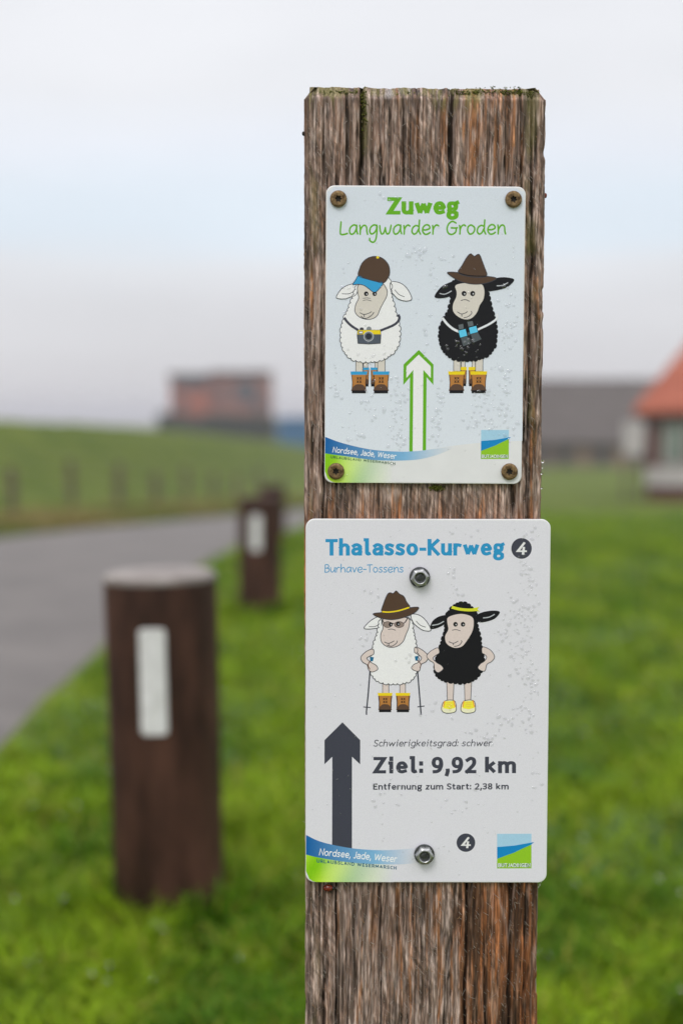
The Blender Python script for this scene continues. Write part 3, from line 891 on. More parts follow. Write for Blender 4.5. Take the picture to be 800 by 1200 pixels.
# ---- plate ---------------------------------------------------------------------------
def rounded_rect(W, H, r, n=8):
    out = []
    for cx, cz, a0 in ((W / 2 - r, H / 2 - r, 0), (-W / 2 + r, H / 2 - r, 90), (-W / 2 + r, -H / 2 + r, 180), (W / 2 - r, -H / 2 + r, 270)):
        for k in range(n + 1):
            a = R(a0 + 90 * k / n); out.append((cx + r * math.cos(a), cz + r * math.sin(a)))
    return out

def plate(name, W, H, r, t, parent):
    bm = bmesh.new(); rr = rounded_rect(W, H, r)
    prof = [(0, t / 2), (0, -t / 2 + .0005), (.00018, -t / 2 + .00015), (.0006, -t / 2)]
    rings = []
    for ins, y in prof:
        q = rounded_rect(W - 2 * ins, H - 2 * ins, r - ins)
        rings.append([bm.verts.new((a, y, b)) for a, b in q])
    n = len(rr)
    for A, B in zip(rings[:-1], rings[1:]):
        for k in range(n): bm.faces.new((A[k], A[(k + 1) % n], B[(k + 1) % n], B[k]))
    bm.faces.new(rings[-1]); bm.faces.new(rings[0])
    return bm_obj(name, bm, M_PANEL, parent)

def mk_sign(label, tl, tr, bl, br, t, yfront, r):
    x0, z1 = ray(*tl, yfront); x1, _ = ray(*tr, yfront)
    x2, z0 = ray(*bl, yfront); x3, _ = ray(*br, yfront)
    z1 = (z1 + ray(*tr, yfront)[1]) / 2; z0 = (z0 + ray(*br, yfront)[1]) / 2
    W = ((x1 - x0) + (x3 - x2)) / 2; H = z1 - z0
    rot = -math.atan2((tr[1] - tl[1]), (tr[0] - tl[0]))
    c = ((x0 + x1 + x2 + x3) / 4, yfront + t / 2, (z0 + z1) / 2)
    root = thing('hiking_sign', label, 'sign', c, (0, -rot, 0))
    plate('plate', W, H, r, t, root)
    return root, Mapper(tl, tr, bl, br, W, H, -t / 2)

T = .003
sign1, m1 = mk_sign('upper white trail sign with green Zuweg heading, outlined green arrow and two cartoon sheep',
                    (380.5, 217), (614.5, 218.6), (381.5, 565.5), (612, 567.5), T, YF - T - .0006, .0052)
sign2, m2 = mk_sign('lower larger white trail sign with blue Thalasso-Kurweg heading, dark arrow and walking sheep',
                    (357.5, 608), (645, 608.6), (358.5, 1033.5), (640, 1035), T, YF - T - .0008, .0058)

GREEN = rgb(96, 165, 30, 1.2); BLUE = rgb(44, 143, 192, 1.15); DKGREY = rgb(68, 70, 82, 1.0); BLACK = (.010, .010, .013, 1)
LINE = rgb(62, 64, 72); BEIGE = rgb(203, 197, 188, 1.2); WHITE = (.90, .90, .905, 1); BROWN = rgb(84, 64, 50, 1.05)
TAN = rgb(176, 120, 62, 1.15); YELLOW = rgb(226, 200, 30, 1.2); CYAN = rgb(52, 150, 200, 1.2); TOE = rgb(96, 72, 58)
SKIN = rgb(208, 194, 188, 1.2)
BGL = (.775, .77, .825, 1)
BG1 = rgb(198, 205, 214, 1.27)

def lerp(a, b, t): t = max(0, min(1, t)); return tuple(a[i] + (b[i] - a[i]) * t for i in range(3)) + (1,)

# ================= upper sign
def S(m, start=None):
    if start is not None: m.layer = start
    return Sheet(m)
c4 = crop(370, 400, 3.077)
# pale blue print tint above the wave, its gradient painting in wet reflections
sh = S(m1)
wave = [(381, 512)] + [c4.p(*p) for p in ((100, 365), (200, 386), (300, 396), (370, 394), (440, 384), (520, 372), (600, 364), (680, 360))] + [(613, 516.2)]
wave = cr_smooth(wave, False, 4)
tops = [(381.6 + (613.2 - 381.6) * k / (len(wave) - 1), 219.6) for k in range(len(wave))]
# keep clear of the rounded corners
def clampx(x): return max(382.2, min(612.6, x))
A = [(clampx(x), 224 if (x < 386 or x > 608.5) else (221 if (x < 389 or x > 606) else 218.8 + .007 * (x - 381))) for x, _ in [(p[0], 0) for p in wave]]
sh.strip(A, [(clampx(x), y) for x, y in wave], lambda x, y: lerp(BG1, rgb(204, 210, 218, 1.27), (y - 300) / 250))
sh.build('background_print', sign1)
# arrow
sh = S(m1, 4)
outer = c4([(371, 27), (424.5, 80), (424.5, 154), (400, 126), (400, 396), (340, 396), (340, 126), (316.5, 154), (316.5, 80)])
inner = c4([(371, 44), (415, 87), (415, 129), (388, 99), (388, 396), (352, 396), (352, 99), (327, 129), (327, 87)])
n = len(outer)
sh.poly(inner, WHITE); L0 = sh.m.layer
sh.strip(outer + [outer[0]], inner + [inner[0]], GREEN)
sh.build('arrow_print', sign1)
# banner
def banner(m, cc, top, bot, xfade, gfade, corner_bl, bottom_y, root, bgc=(.80, .805, .81, 1)):
    sh = S(m, 8)
    tp = cr_smooth([cc.p(*p) for p in top], False, 5)
    bt = [];
    bpts = cr_smooth([cc.p(*p) for p in bot], False, 12)
    bx = [p[0] for p in bpts]; by = [p[1] for p in bpts]
    for (x, y) in tp: bt.append((x, float(np.interp(x, bx, by))))
    BL0 = rgb(12, 92, 158, 1.15); BL1 = rgb(120, 172, 208, 1.2)
    def bcol(x, y):
        t = (x - tp[0][0]) / (xfade - tp[0][0])
        return lerp(BL0, BL1, t * 1.6) if t < .62 else lerp(BL1, bgc, (t - .62) / .38)
    # green field under the blue band, yellow-green near the band
    gr = []; gb = []
    N = 26
    x_l = bt[0][0]
    for k in range(N + 1):
        x = x_l + (gfade - x_l) * k / N
        gr.append((x, float(np.interp(x, [p[0] for p in bt], [p[1] for p in bt])) - .3))
        r_ = corner_bl
        dx = max(0, r_ - (x - x_l))
        gb.append((x, bottom_y + (x - x_l) * .0045 - (r_ - math.sqrt(max(r_ * r_ - dx * dx, 0)))))
    G0 = rgb(126, 190, 20, 1.15); G1 = rgb(186, 222, 60, 1.2)
    mid = [(a[0], (a[1] + b[1]) / 2) for a, b in zip(gr, gb)]
    gc = lambda x, y: lerp(lerp(G0, G1, .5 + .5 * math.sin(x * .11 + y * .07)), bgc, max(0, ((x - x_l) / (gfade - x_l) - .15) / .85))
    sh.strip(gr, mid, gc); sh.strip(mid, gb, gc, layer=sh.m.layer)
    sh.strip(tp, bt, bcol)
    sh.build('banner_print', root)
banner(m1, c4, [(37, 342), (100, 365), (200, 388), (300, 396), (370, 394), (440, 385), (500, 376)],
       [(37, 402), (100, 411), (200, 425), (280, 429), (370, 425), (440, 408), (500, 384)], 533, 462, 13.5, 565.2, sign1)

def logo(m, x0, x1, y0, y1, root):
    sh = S(m, 8)
    W_, H_ = x1 - x0, y1 - y0
    q = lambda a, b: (x0 + a * W_, y0 + b * H_)
    sh.poly([q(0, 0), q(1, 0), q(1, .3), q(0, .42)], rgb(160, 200, 222, 1.15))
    sh.poly([q(0, .70), q(.5, .50), q(1, .30), q(1, 1), q(0, 1)], rgb(140, 190, 40, 1.15))
    sh.poly([q(0, .38), q(.5, .34), q(1.08, .24), q(1.0, .31), q(.75, .42), q(.5, .54), q(0, .72)], rgb(22, 130, 190, 1.15))
    b = y1 - .03 * H_
    sh.m.layer += 1
    lettering(sh, 'BUTJADINGEN', x0 + .015 * W_, x1 - .015 * W_, b, b, .085 * H_, .115 * H_, rgb(40, 110, 60), 26, 22, gap=5)
    sh.m.layer += 1
    lettering(sh, 'BUTJADINGEN', x0 + .03 * W_, x1 - .03 * W_, b - .008 * H_, b - .008 * H_, .082 * H_, .11 * H_, rgb(225, 235, 225, 1.2), 13, 11, gap=9)
    sh.build('logo_print', root)
logo(m1, 564.3, 596.8, 503.3, 537.6, sign1)

# lettering
sh = S(m1, 4)
lettering(sh, 'Zuweg', 452.2, 536.5, 251.0, 251.0, 15.4, 19.4, GREEN, 19.5, 14.5, gap=4)
sh.build('heading_lettering', sign1)
sh = S(m1, 4)
lettering(sh, 'Langwarder Groden', 397.5, 591, 273.8, 273.4, 11.2, 15.0, GREEN, 9.0, 9.2, font=HG, gap=10, round_=True)
sh.build('subtitle_lettering', sign1)
sh = S(m1, 14)
lettering(sh, 'Nordsee, Jade, Weser', 390.5, 464.5, 529.6, 537.6, 5.0, 7.0, rgb(225, 235, 242, 1.25), 9.5, shear=.2, gap=8)
lettering(sh, 'URLAUBSLAND WESERMARSCH', 388.5, 464, 536.4, 544.4, 2.2, 3.1, rgb(60, 100, 70), 12, gap=16)
sh.build('banner_lettering', sign1)

# ---- sheep
def boot(sh, cc, dx, cuff, k=1.0, oy=0, box=(252, 374, 948, 972, 1106)):
    xl, xr, y0, y1, y2 = box
    w = xr - xl; hgt = y2 - y1
    q = lambda pts: cc([(xl + dx + a * w, (y1 + b * hgt) if b >= 0 else (y1 + b * (y1 - y0))) for a, b in pts])
    sh.poly(q([(.07, 0), (.95, 0), (.90, .40), (.90, .86), (.10, .86), (.12, .40)]), TAN)
    sh.stroke(q([(.07, 0), (.12, .40), (.10, .86)]), 5 / cc.k, rgb(70, 50, 40)); sh.stroke(q([(.95, 0), (.90, .40), (.90, .86)]), 5 / cc.k, rgb(70, 50, 40))
    sh.poly(cr_smooth(q([(.10, .90), (.13, .70), (.30, .54), (.52, .51), (.74, .55), (.89, .72), (.90, .90)]), True, 3), TOE)
    sh.poly(q([(.10, .84), (.90, .84), (.91, 1.0), (.09, 1.0)]), BLACK)
    sh.poly(q([(0, -1), (1, -1), (.96, 0), (.03, 0)]), cuff)
    for a, b in ((.43, .195), (.59, .195), (.43, .375), (.59, .375)):
        sh.stroke(q([(a - .052, b - .062), (a + .052, b + .062)]), w * .040 / cc.k, BLACK); sh.stroke(q([(a - .052, b + .062), (a + .052, b - .062)]), w * .040 / cc.k, BLACK)

def eye(sh, cc, x, y, r):
    px, py = cc.p(x, y); k = r / cc.k
    sh.disc(px, py, k * 1.0, k * 1.05, BLACK, 16); sh.disc(px + k * .22, py + k * .12, k * .27, k * .3, (.75, .75, .78, 1), 10)

def shape(sh, cc, pts, fill, line=None, lw=5, smooth=True, n=4):
    q = cc(pts); q = cr_smooth(q, True, n) if smooth else q
    sh.poly(q, fill)
    if line: sh.stroke(q, lw / cc.k, line, closed=True)

def line(sh, cc, pts, w, col, smooth=True):
    q = cc(pts); q = cr_smooth(q, False, 4) if smooth and len(q) > 2 else q
    sh.stroke(q, w / cc.k, col)

def wool(sh, cc, pts, fill, step, amp, line_=None, lw=5, seed=1):
    q = scallop(cc(pts), step / cc.k, amp / cc.k, seed)
    sh.poly(q, fill)
    if line_: sh.stroke(q, lw / cc.k, line_, closed=True)

# sheep with cap and camera
cc = crop(370, 280, 6.1538)
sh = S(m1, 4)
for x0, x1, y1 in ((345, 376, 922), (428, 449, 922)): shape(sh, cc, [(x0, 868), (x1, 868), (x1, y1), (x0, y1)], BEIGE, LINE, 4, False)
for d, xr in ((90, 386), (144, 446)):
    xl = 342 if d == 90 else 396
    boot(sh, cc, 0, CYAN, box=(xl, xr, 920, 938, 1057))
for x0, x1, y1 in ((290, 340, 950), (447, 500, 950)): shape(sh, cc, [(x0, 862), (x1, 858), (x1, y1), (x0, y1)], BEIGE, LINE, 4, False)
boot(sh, cc, 0, CYAN); boot(sh, cc, 159, CYAN)
shape(sh, cc, [(300, 318), (240, 322), (185, 350), (150, 398), (150, 420), (200, 425), (250, 410), (290, 390)], WHITE, LINE)
wool(sh, cc, [(290, 330), (270, 400), (255, 440), (236, 490), (212, 545), (195, 590), (184, 640), (182, 700), (190, 760), (210, 810), (250, 850), (305, 872), (370, 877),
              (440, 873), (505, 850), (552, 818), (585, 775), (601, 715), (600, 645), (592, 590), (574, 530), (562, 485), (548, 430), (538, 375), (535, 310), (512, 275), (400, 262), (310, 290)],
     WHITE, 34, 9, LINE, 4.5, 3)
shape(sh, cc, [(535, 306), (590, 306), (640, 335), (675, 385), (686, 430), (640, 440), (590, 425), (556, 392), (538, 370)], WHITE, LINE)
shape(sh, cc, [(520, 300), (545, 300), (548, 372), (530, 380)], WHITE)
line(sh, cc, [(185, 388), (235, 388), (272, 370)], 4.5, LINE); line(sh, cc, [(565, 360), (595, 393), (635, 410)], 4.5, LINE)
sh.build('white_sheep_print', sign1)
sh = S(m1)
shape(sh, cc, [(300, 330), (298, 375), (306, 420), (287, 460), (279, 510), (302, 548), (350, 570), (400, 570), (440, 546), (460, 500), (485, 450), (506, 410), (511, 368), (495, 335), (475, 315), (400, 300), (340, 308)],
      BEIGE, LINE, 5)
eye(sh, cc, 360, 388, 16); eye(sh, cc, 421, 388, 16)
line(sh, cc, [(336, 421), (365, 418), (390, 421)], 4, LINE); line(sh, cc, [(336, 437), (365, 432), (397, 440)], 4, LINE)
line(sh, cc, [(315, 524), (345, 537), (380, 528), (400, 516)], 5, LINE); line(sh, cc, [(346, 537), (348, 556)], 5, LINE)
line(sh, cc, [(322, 548), (350, 566), (385, 555), (412, 530), (414, 520)], 5, LINE)
sh.build('face_print', sign1)
sh = S(m1)
shape(sh, cc, [(303, 260), (312, 205), (335, 160), (375, 130), (425, 120), (475, 134), (515, 175), (528, 225), (518, 270), (485, 310), (430, 300), (370, 284)], BROWN, LINE, 5)
shape(sh, cc, [(303, 258), (340, 272), (390, 290), (440, 300), (482, 309), (458, 348), (432, 374), (408, 375), (378, 352), (342, 328), (302, 320), (262, 323), (282, 290)], CYAN, LINE, 5)
p = cc.p(440, 127); sh.disc(p[0], p[1], 1.7, 1.5, YELLOW)
sh.build('cap_print', sign1)
sh = S(m1)
line(sh, cc, [(203, 560), (225, 590), (260, 622), (305, 650)], 17, DKGREY); line(sh, cc, [(592, 538), (600, 560), (588, 590), (550, 618), (462, 654)], 17, DKGREY)
p = cc.p(330, 642); sh.disc(p[0], p[1], 2.4, 1.9, DKGREY); p = cc.p(382, 640); sh.disc(p[0], p[1], 2.9, 2.6, rgb(140, 145, 150)); 
shape(sh, cc, [(302, 650), (464, 650), (468, 690), (464, 745), (384, 750), (304, 745), (298, 690)], rgb(84, 92, 104), LINE, 5, False)
shape(sh, cc, [(304, 650), (463, 650), (466, 680), (300, 680)], YELLOW, None, 4, False)
p = cc.p(380, 695); sh.disc(p[0], p[1], 6.0, 6.0, rgb(185, 190, 195)); sh.disc(p[0], p[1], 5.0, 5.0, DKGREY); sh.disc(p[0], p[1], 4.4, 4.4, rgb(130, 138, 146)); sh.disc(p[0], p[1], 3.7, 3.7, rgb(48, 52, 60))
shape(sh, cc, [(310, 659), (337, 659), (337, 675), (310, 675)], WHITE, DKGREY, 4, False)
sh.build('camera_print', sign1)

# black sheep with hat and binoculars
cc = crop(490, 280, 6.1538)
sh = S(m1, 4)
for x0, x1, y1 in ((310, 338, 918), (388, 412, 918)): shape(sh, cc, [(x0, 868), (x1, 868), (x1, y1), (x0, y1)], BEIGE, LINE, 4, False)
for xl, xr in ((306, 350), (362, 412)): boot(sh, cc, 0, YELLOW, box=(xl, xr, 916, 940, 1055))
for x0, x1, y1 in ((255, 305, 948), (413, 466, 948)): shape(sh, cc, [(x0, 862), (x1, 858), (x1, y1), (x0, y1)], BEIGE, LINE, 4, False)
boot(sh, cc, -36, YELLOW); boot(sh, cc, 123, YELLOW)
shape(sh, cc, [(255, 306), (200, 316), (150, 350), (113, 410), (160, 421), (210, 412), (250, 392)], BLACK)
shape(sh, cc, [(490, 312), (545, 280), (610, 270), (686, 285), (650, 332), (600, 355), (535, 368), (500, 366)], BLACK)
wool(sh, cc, [(255, 290), (243, 360), (232, 420), (222, 480), (196, 540), (168, 590), (153, 640), (148, 700), (160, 760), (190, 815), (250, 858), (340, 872),
              (440, 862), (515, 825), (552, 768), (563, 700), (560, 620), (550, 570), (532, 510), (516, 450), (505, 390), (495, 320), (480, 290)], BLACK, 32, 9, None, 5, 5)
line(sh, cc, [(150, 386), (190, 391), (236, 368)], 7, rgb(190, 195, 200)); line(sh, cc, [(560, 332), (605, 328), (642, 308)], 7, rgb(190, 195, 200))
sh.build('black_sheep_print', sign1)
sh = S(m1)
shape(sh, cc, [(262, 332), (272, 372), (270, 412), (248, 462), (248, 512), (280, 550), (330, 572), (380, 565), (420, 522), (440, 470), (465, 430), (473, 380), (466, 340), (450, 322), (390, 312), (310, 314)], BEIGE)
eye(sh, cc, 326, 387, 18); eye(sh, cc, 388, 387, 18)
line(sh, cc, [(303, 437), (335, 431), (367, 443)], 5, LINE)
line(sh, cc, [(278, 518), (308, 534), (338, 526), (352, 516)], 5, LINE); line(sh, cc, [(311, 535), (311, 553)], 5, LINE)
line(sh, cc, [(325, 562), (358, 552), (382, 530), (378, 514)], 5, LINE)
sh.build('face_print', sign1)
sh = S(m1)
shape(sh, cc, [(283, 240), (310, 185), (345, 125), (372, 101), (398, 120), (418, 107), (436, 110), (455, 155), (472, 200), (486, 264), (380, 268)], BROWN, LINE, 5, True, 3)
shape(sh, cc, [(205, 235), (280, 236), (330, 252), (400, 262), (482, 262), (556, 275), (530, 298), (460, 317), (380, 319), (300, 300), (240, 268)], BROWN, LINE, 5)
line(sh, cc, [(285, 237), (330, 252), (400, 261), (484, 262)], 7, BLACK)
sh.build('hat_print', sign1)
sh = S(m1)
line(sh, cc, [(172, 562), (205, 605), (250, 642), (292, 662)], 17, rgb(215, 218, 222, 1.2)); line(sh, cc, [(424, 648), (500, 612), (550, 580), (566, 556), (562, 534)], 15, rgb(215, 218, 222, 1.2))
for pts, c_ in (([(284, 612), (322, 603), (328, 640), (292, 648)], rgb(100, 108, 112)), ([(302, 702), (350, 690), (382, 745), (322, 770)], rgb(84, 92, 96)),
                ([(286, 653), (340, 641), (353, 692), (300, 706)], rgb(90, 190, 225, 1.2)),
                ([(350, 668), (372, 662), (376, 684), (356, 692)], rgb(90, 98, 102)),
                ([(349, 590), (390, 583), (398, 618), (358, 628)], rgb(100, 108, 112)), ([(374, 678), (428, 664), (456, 716), (396, 744)], rgb(84, 92, 96)),
                ([(361, 632), (416, 618), (430, 665), (372, 680)], rgb(90, 190, 225, 1.2))):
    shape(sh, cc, pts, c_, BLACK, 3, False)
sh.build('binoculars_print', sign1)

# ================= lower sign
# off-white print ground, a shade below the white of the drawings
sh = S(m2, 0)
def plate_outline(m, ins, r, n=6):
    (tl, tr, bl, br) = m.q; out = []
    for (cx, cy), (sx, sy), a0 in ((tr, (-1, 1), -90), (br, (-1, -1), 0), (bl, (1, -1), 90), (tl, (1, 1), 180)):
        for k in range(n + 1):
            a = R(a0 + 90 * k / n); out.append((cx + sx * (ins + r) + r * math.cos(a), cy + sy * (ins + r) + r * math.sin(a)))
    return out
sh.poly(plate_outline(m2, 1.6, 9.5), BGL)
sh.build('background_print', sign2)
sh = S(m2, 4)
lettering(sh, 'Thalasso-Kurweg', 380.8, 590.8, 650.4, 650.4, 14.2, 18.8, BLUE, 18, 13, gap=6)
sh.build('heading_lettering', sign2)
def badge(x, y, r):
    sh = S(m2, 4)
    sh.disc(x, y, r, r, DKGREY, 40)
    lettering(sh, '4', x - r * .52, x + r * .48, y + r * .60, y + r * .60, r * .86, r * 1.2, (.82, .82, .82, 1), 12, 10, shear=.12)
    sh.build('number_badge_print', sign2)
badge(610.6, 642.2, 12.0)
badge(545.7, 987.0, 10.9)
sh = S(m2, 4)
lettering(sh, 'Burhave-Tossens', 380.2, 472, 669.6, 669.6, 6.1, 8.8, BLUE, 7.5, 8, font=HG, gap=9, round_=True)
sh.build('subtitle_lettering', sign2)
sh = S(m2, 4)
lettering(sh, 'Ziel: 9,92 km', 437.6, 604.2, 904.8, 904.8, 14.2, 19.2, DKGREY, 17.5, 13.5, gap=9)
lettering(sh, 'Entfernung zum Start: 2,38 km', 437.3, 595.6, 924.0, 924.0, 5.4, 7.3, DKGREY, 14, 12, gap=9)
lettering(sh, 'Schwierigkeitsgrad: schwer', 437.2, 575.4, 873.0, 873.0, 5.6, 7.9, DKGREY, 8, 8, shear=.2, gap=9, sub={'g': 'G1'})
sh.build('information_lettering', sign2)
c7 = crop(350, 840, 2.6667)
sh = S(m2, 4)
sh.poly(c7([(136.5, 12), (192, 68), (192, 144), (166.5, 120), (167, 412), (105, 402), (105, 120), (80.5, 144), (80.5, 68)]), DKGREY)
sh.build('arrow_print', sign2)
banner(m2, c7, [(24, 366), (60, 384), (105, 397), (170, 409), (250, 415), (320, 413), (370, 408)],
       [(24, 428), (60, 437), (140, 451), (220, 458), (320, 460), (400, 452)], 489, 462, 13, 1033.2, sign2, BGL)
sh = S(m2, 14)
lettering(sh, 'Nordsee, Jade, Weser', 374.0, 464.5, 1001.4, 1010.2, 6.0, 8.4, rgb(225, 235, 242, 1.25), 9.5, shear=.2, gap=8)
lettering(sh, 'URLAUBSLAND WESERMARSCH', 371.6, 464.6, 1010.0, 1018.8, 2.9, 4.0, rgb(20, 95, 125), 13, gap=16)
sh.build('banner_lettering', sign2)
logo(m2, 582.2, 622.3, 976.6, 1017.8, sign2)

cc = crop(410, 680, 4.2105)
sh = S(m2, 4)
line(sh, cc, [(98, 440), (90, 545), (81, 640), (81, 656)], 7, DKGREY, False); line(sh, cc, [(332, 436), (341, 545), (349, 640), (350, 656)], 7, DKGREY, False)
line(sh, cc, [(65, 617), (102, 620)], 5, DKGREY); line(sh, cc, [(332, 617), (367, 613)], 5, DKGREY)
for x0, x1 in ((160, 191), (245, 273)): shape(sh, cc, [(x0, 490), (x1, 490), (x1, 552), (x0, 552)], SKIN, LINE, 3, False)
boot(sh, cc, 0, YELLOW, box=(136, 209, 548, 562, 643)); boot(sh, cc, 88, YELLOW, box=(136, 209, 548, 562, 643))
shape(sh, cc, [(150, 172), (108, 188), (80, 212), (68, 230), (88, 234), (122, 231), (152, 222)], WHITE, LINE, 3.6)
wool(sh, cc, [(148, 190), (142, 225), (132, 265), (116, 310), (108, 345), (104, 400), (106, 450), (125, 480), (155, 496), (200, 502),
              (262, 499), (304, 482), (322, 455), (334, 415), (332, 370), (324, 320), (318, 280), (308, 235), (298, 190), (220, 170)], WHITE, 22, 6, LINE, 3.4, 7)
shape(sh, cc, [(300, 163), (340, 166), (375, 195), (398, 240), (362, 241), (328, 220), (308, 198)], WHITE, LINE, 3.6)
line(sh, cc, [(92, 222), (120, 222), (142, 212)], 3, LINE); line(sh, cc, [(325, 195), (345, 215), (372, 225)], 3, LINE)
shape(sh, cc, [(112, 332), (78, 345), (53, 372), (62, 396), (84, 410), (90, 432), (108, 445), (136, 432), (128, 412), (104, 398), (82, 378), (98, 366), (116, 356)], SKIN, LINE, 3.4)
shape(sh, cc, [(322, 322), (360, 340), (385, 368), (374, 394), (350, 408), (342, 438), (322, 440), (302, 426), (314, 408), (336, 398), (352, 378), (340, 362), (318, 348)], SKIN, LINE, 3.4)
shape(sh, cc, [(97, 370), (117, 372), (112, 392), (100, 392)], rgb(30, 110, 150), None, 3, False); shape(sh, cc, [(318, 368), (334, 366), (334, 388), (322, 390)], rgb(30, 110, 150), None, 3, False)
line(sh, cc, [(100, 390), (88, 410), (98, 432)], 4, rgb(100, 60, 40)); line(sh, cc, [(330, 388), (348, 405), (344, 425)], 4, rgb(100, 60, 40))
sh.build('white_sheep_print', sign2)
sh = S(m2)
shape(sh, cc, [(162, 185), (162, 228), (150, 262), (156, 300), (188, 322), (228, 320), (260, 296), (275, 260), (290, 222), (288, 182), (230, 176)], SKIN, LINE, 3.6)
for x, rx in ((185, 22), (241, 25)):
    p = cc.p(x, 212); sh.disc(p[0], p[1], rx / cc.k, 16 / cc.k, rgb(70, 58, 54)); sh.disc(p[0], p[1], rx / cc.k - .6, 16 / cc.k - .6, rgb(150, 134, 126))
eye(sh, cc, 200, 211, 10); eye(sh, cc, 236, 209, 10)
line(sh, cc, [(158, 186), (166, 204)], 4, BLACK); line(sh, cc, [(264, 206), (274, 196), (284, 176)], 4.5, BLACK); line(sh, cc, [(206, 206), (216, 206)], 4, BLACK)
line(sh, cc, [(186, 236), (205, 234), (224, 240)], 3, LINE)
line(sh, cc, [(168, 297), (190, 304), (217, 292)], 3.4, LINE); line(sh, cc, [(190, 304), (191, 313)], 3.4, LINE); line(sh, cc, [(180, 312), (205, 318), (228, 303), (232, 291)], 3.4, LINE)
sh.build('face_print', sign2)
sh = S(m2)
shape(sh, cc, [(157, 152), (164, 110), (182, 66), (196, 56), (212, 60), (226, 47), (242, 62), (264, 74), (278, 102), (292, 130), (225, 152)], BROWN, LINE, 3.4, True, 3)
shape(sh, cc, [(112, 160), (155, 153), (220, 150), (285, 131), (337, 128), (316, 155), (262, 178), (205, 188), (150, 180)], BROWN, LINE, 3.4)
line(sh, cc, [(157, 149), (190, 151), (240, 144), (291, 128)], 7, YELLOW)
sh.build('hat_print', sign2)
sh = S(m2, 30)
for x0, x1, x2, x3 in ((476, 512, 480, 508), (563, 599, 566, 594)): shape(sh, cc, [(x0, 490), (x1, 490), (x3, 590), (x2, 590)], SKIN, LINE, 3, False)
for d in (0, 95):
    shape(sh, cc, [(464 + d, 590), (512 + d, 586), (523 + d, 620), (516 + d, 643), (474 + d, 648), (451 + d, 632)], rgb(226, 224, 190, 1.2), LINE, 3.4, True)
    shape(sh, cc, [(468 + d, 590), (508 + d, 588), (518 + d, 622), (490 + d, 629), (459 + d, 624)], rgb(232, 222, 60, 1.2), None, 3, False)
    line(sh, cc, [(466 + d, 588), (460 + d, 618)], 6, rgb(230, 160, 60, 1.2)); line(sh, cc, [(510 + d, 586), (518 + d, 618)], 6, rgb(230, 160, 60, 1.2))
    for yy in (596, 606, 616): line(sh, cc, [(474 + d, yy), (504 + d, yy + 1)], 2.4, rgb(240, 180, 90, 1.2))
shape(sh, cc, [(394, 232), (406, 195), (440, 172), (480, 168), (470, 205), (430, 229)], BLACK); shape(sh, cc, [(622, 168), (660, 150), (710, 144), (738, 152), (712, 184), (662, 200), (630, 198)], BLACK)
wool(sh, cc, [(480, 150), (472, 200), (460, 260), (445, 310), (428, 360), (414, 420), (428, 468), (465, 490), (520, 500),
              (580, 498), (625, 475), (650, 438), (660, 390), (648, 320), (638, 260), (624, 200), (616, 160), (600, 150)], BLACK, 22, 6, None, 3, 9)
wool(sh, cc, [(480, 165), (494, 134), (522, 110), (550, 103), (580, 110), (604, 132), (624, 152), (612, 172), (490, 172)], BLACK, 20, 6, None, 3, 2)
line(sh, cc, [(404, 216), (436, 210), (462, 196)], 5, rgb(190, 195, 200)); line(sh, cc, [(655, 180), (685, 176), (712, 162)], 5, rgb(190, 195, 200))
shape(sh, cc, [(432, 326), (398, 342), (377, 366), (392, 388), (412, 402), (416, 432), (434, 448), (459, 430), (448, 412), (428, 400), (408, 378), (424, 362), (440, 350)], SKIN, LINE, 3)
shape(sh, cc, [(654, 322), (692, 338), (712, 370), (697, 394), (674, 408), (664, 440), (640, 436), (630, 422), (644, 404), (660, 394), (673, 374), (664, 360), (650, 350)], SKIN, LINE, 3)
sh.build('black_sheep_print', sign2)
sh = S(m2)
shape(sh, cc, [(484, 176), (479, 205), (484, 236), (468, 270), (476, 306), (512, 326), (550, 320), (576, 290), (600, 250), (609, 210), (600, 175), (545, 160)], SKIN)
eye(sh, cc, 519, 211, 11); eye(sh, cc, 556, 211, 11)
line(sh, cc, [(502, 240), (522, 237), (543, 243)], 3, LINE)
line(sh, cc, [(486, 296), (510, 304), (532, 293)], 3.4, LINE); line(sh, cc, [(508, 304), (509, 313)], 3.4, LINE); line(sh, cc, [(512, 320), (536, 314), (550, 298), (547, 290)], 3.4, LINE)
sh.build('face_print', sign2)
sh = S(m2)
line(sh, cc, [(500, 127), (540, 137), (590, 141), (628, 138)], 14, rgb(206, 208, 50, 1.2))
shape(sh, cc, [(606, 132), (636, 126), (626, 138), (640, 148), (610, 146)], rgb(206, 208, 50, 1.2), None, 3, False)
sh.build('headband_print', sign2)

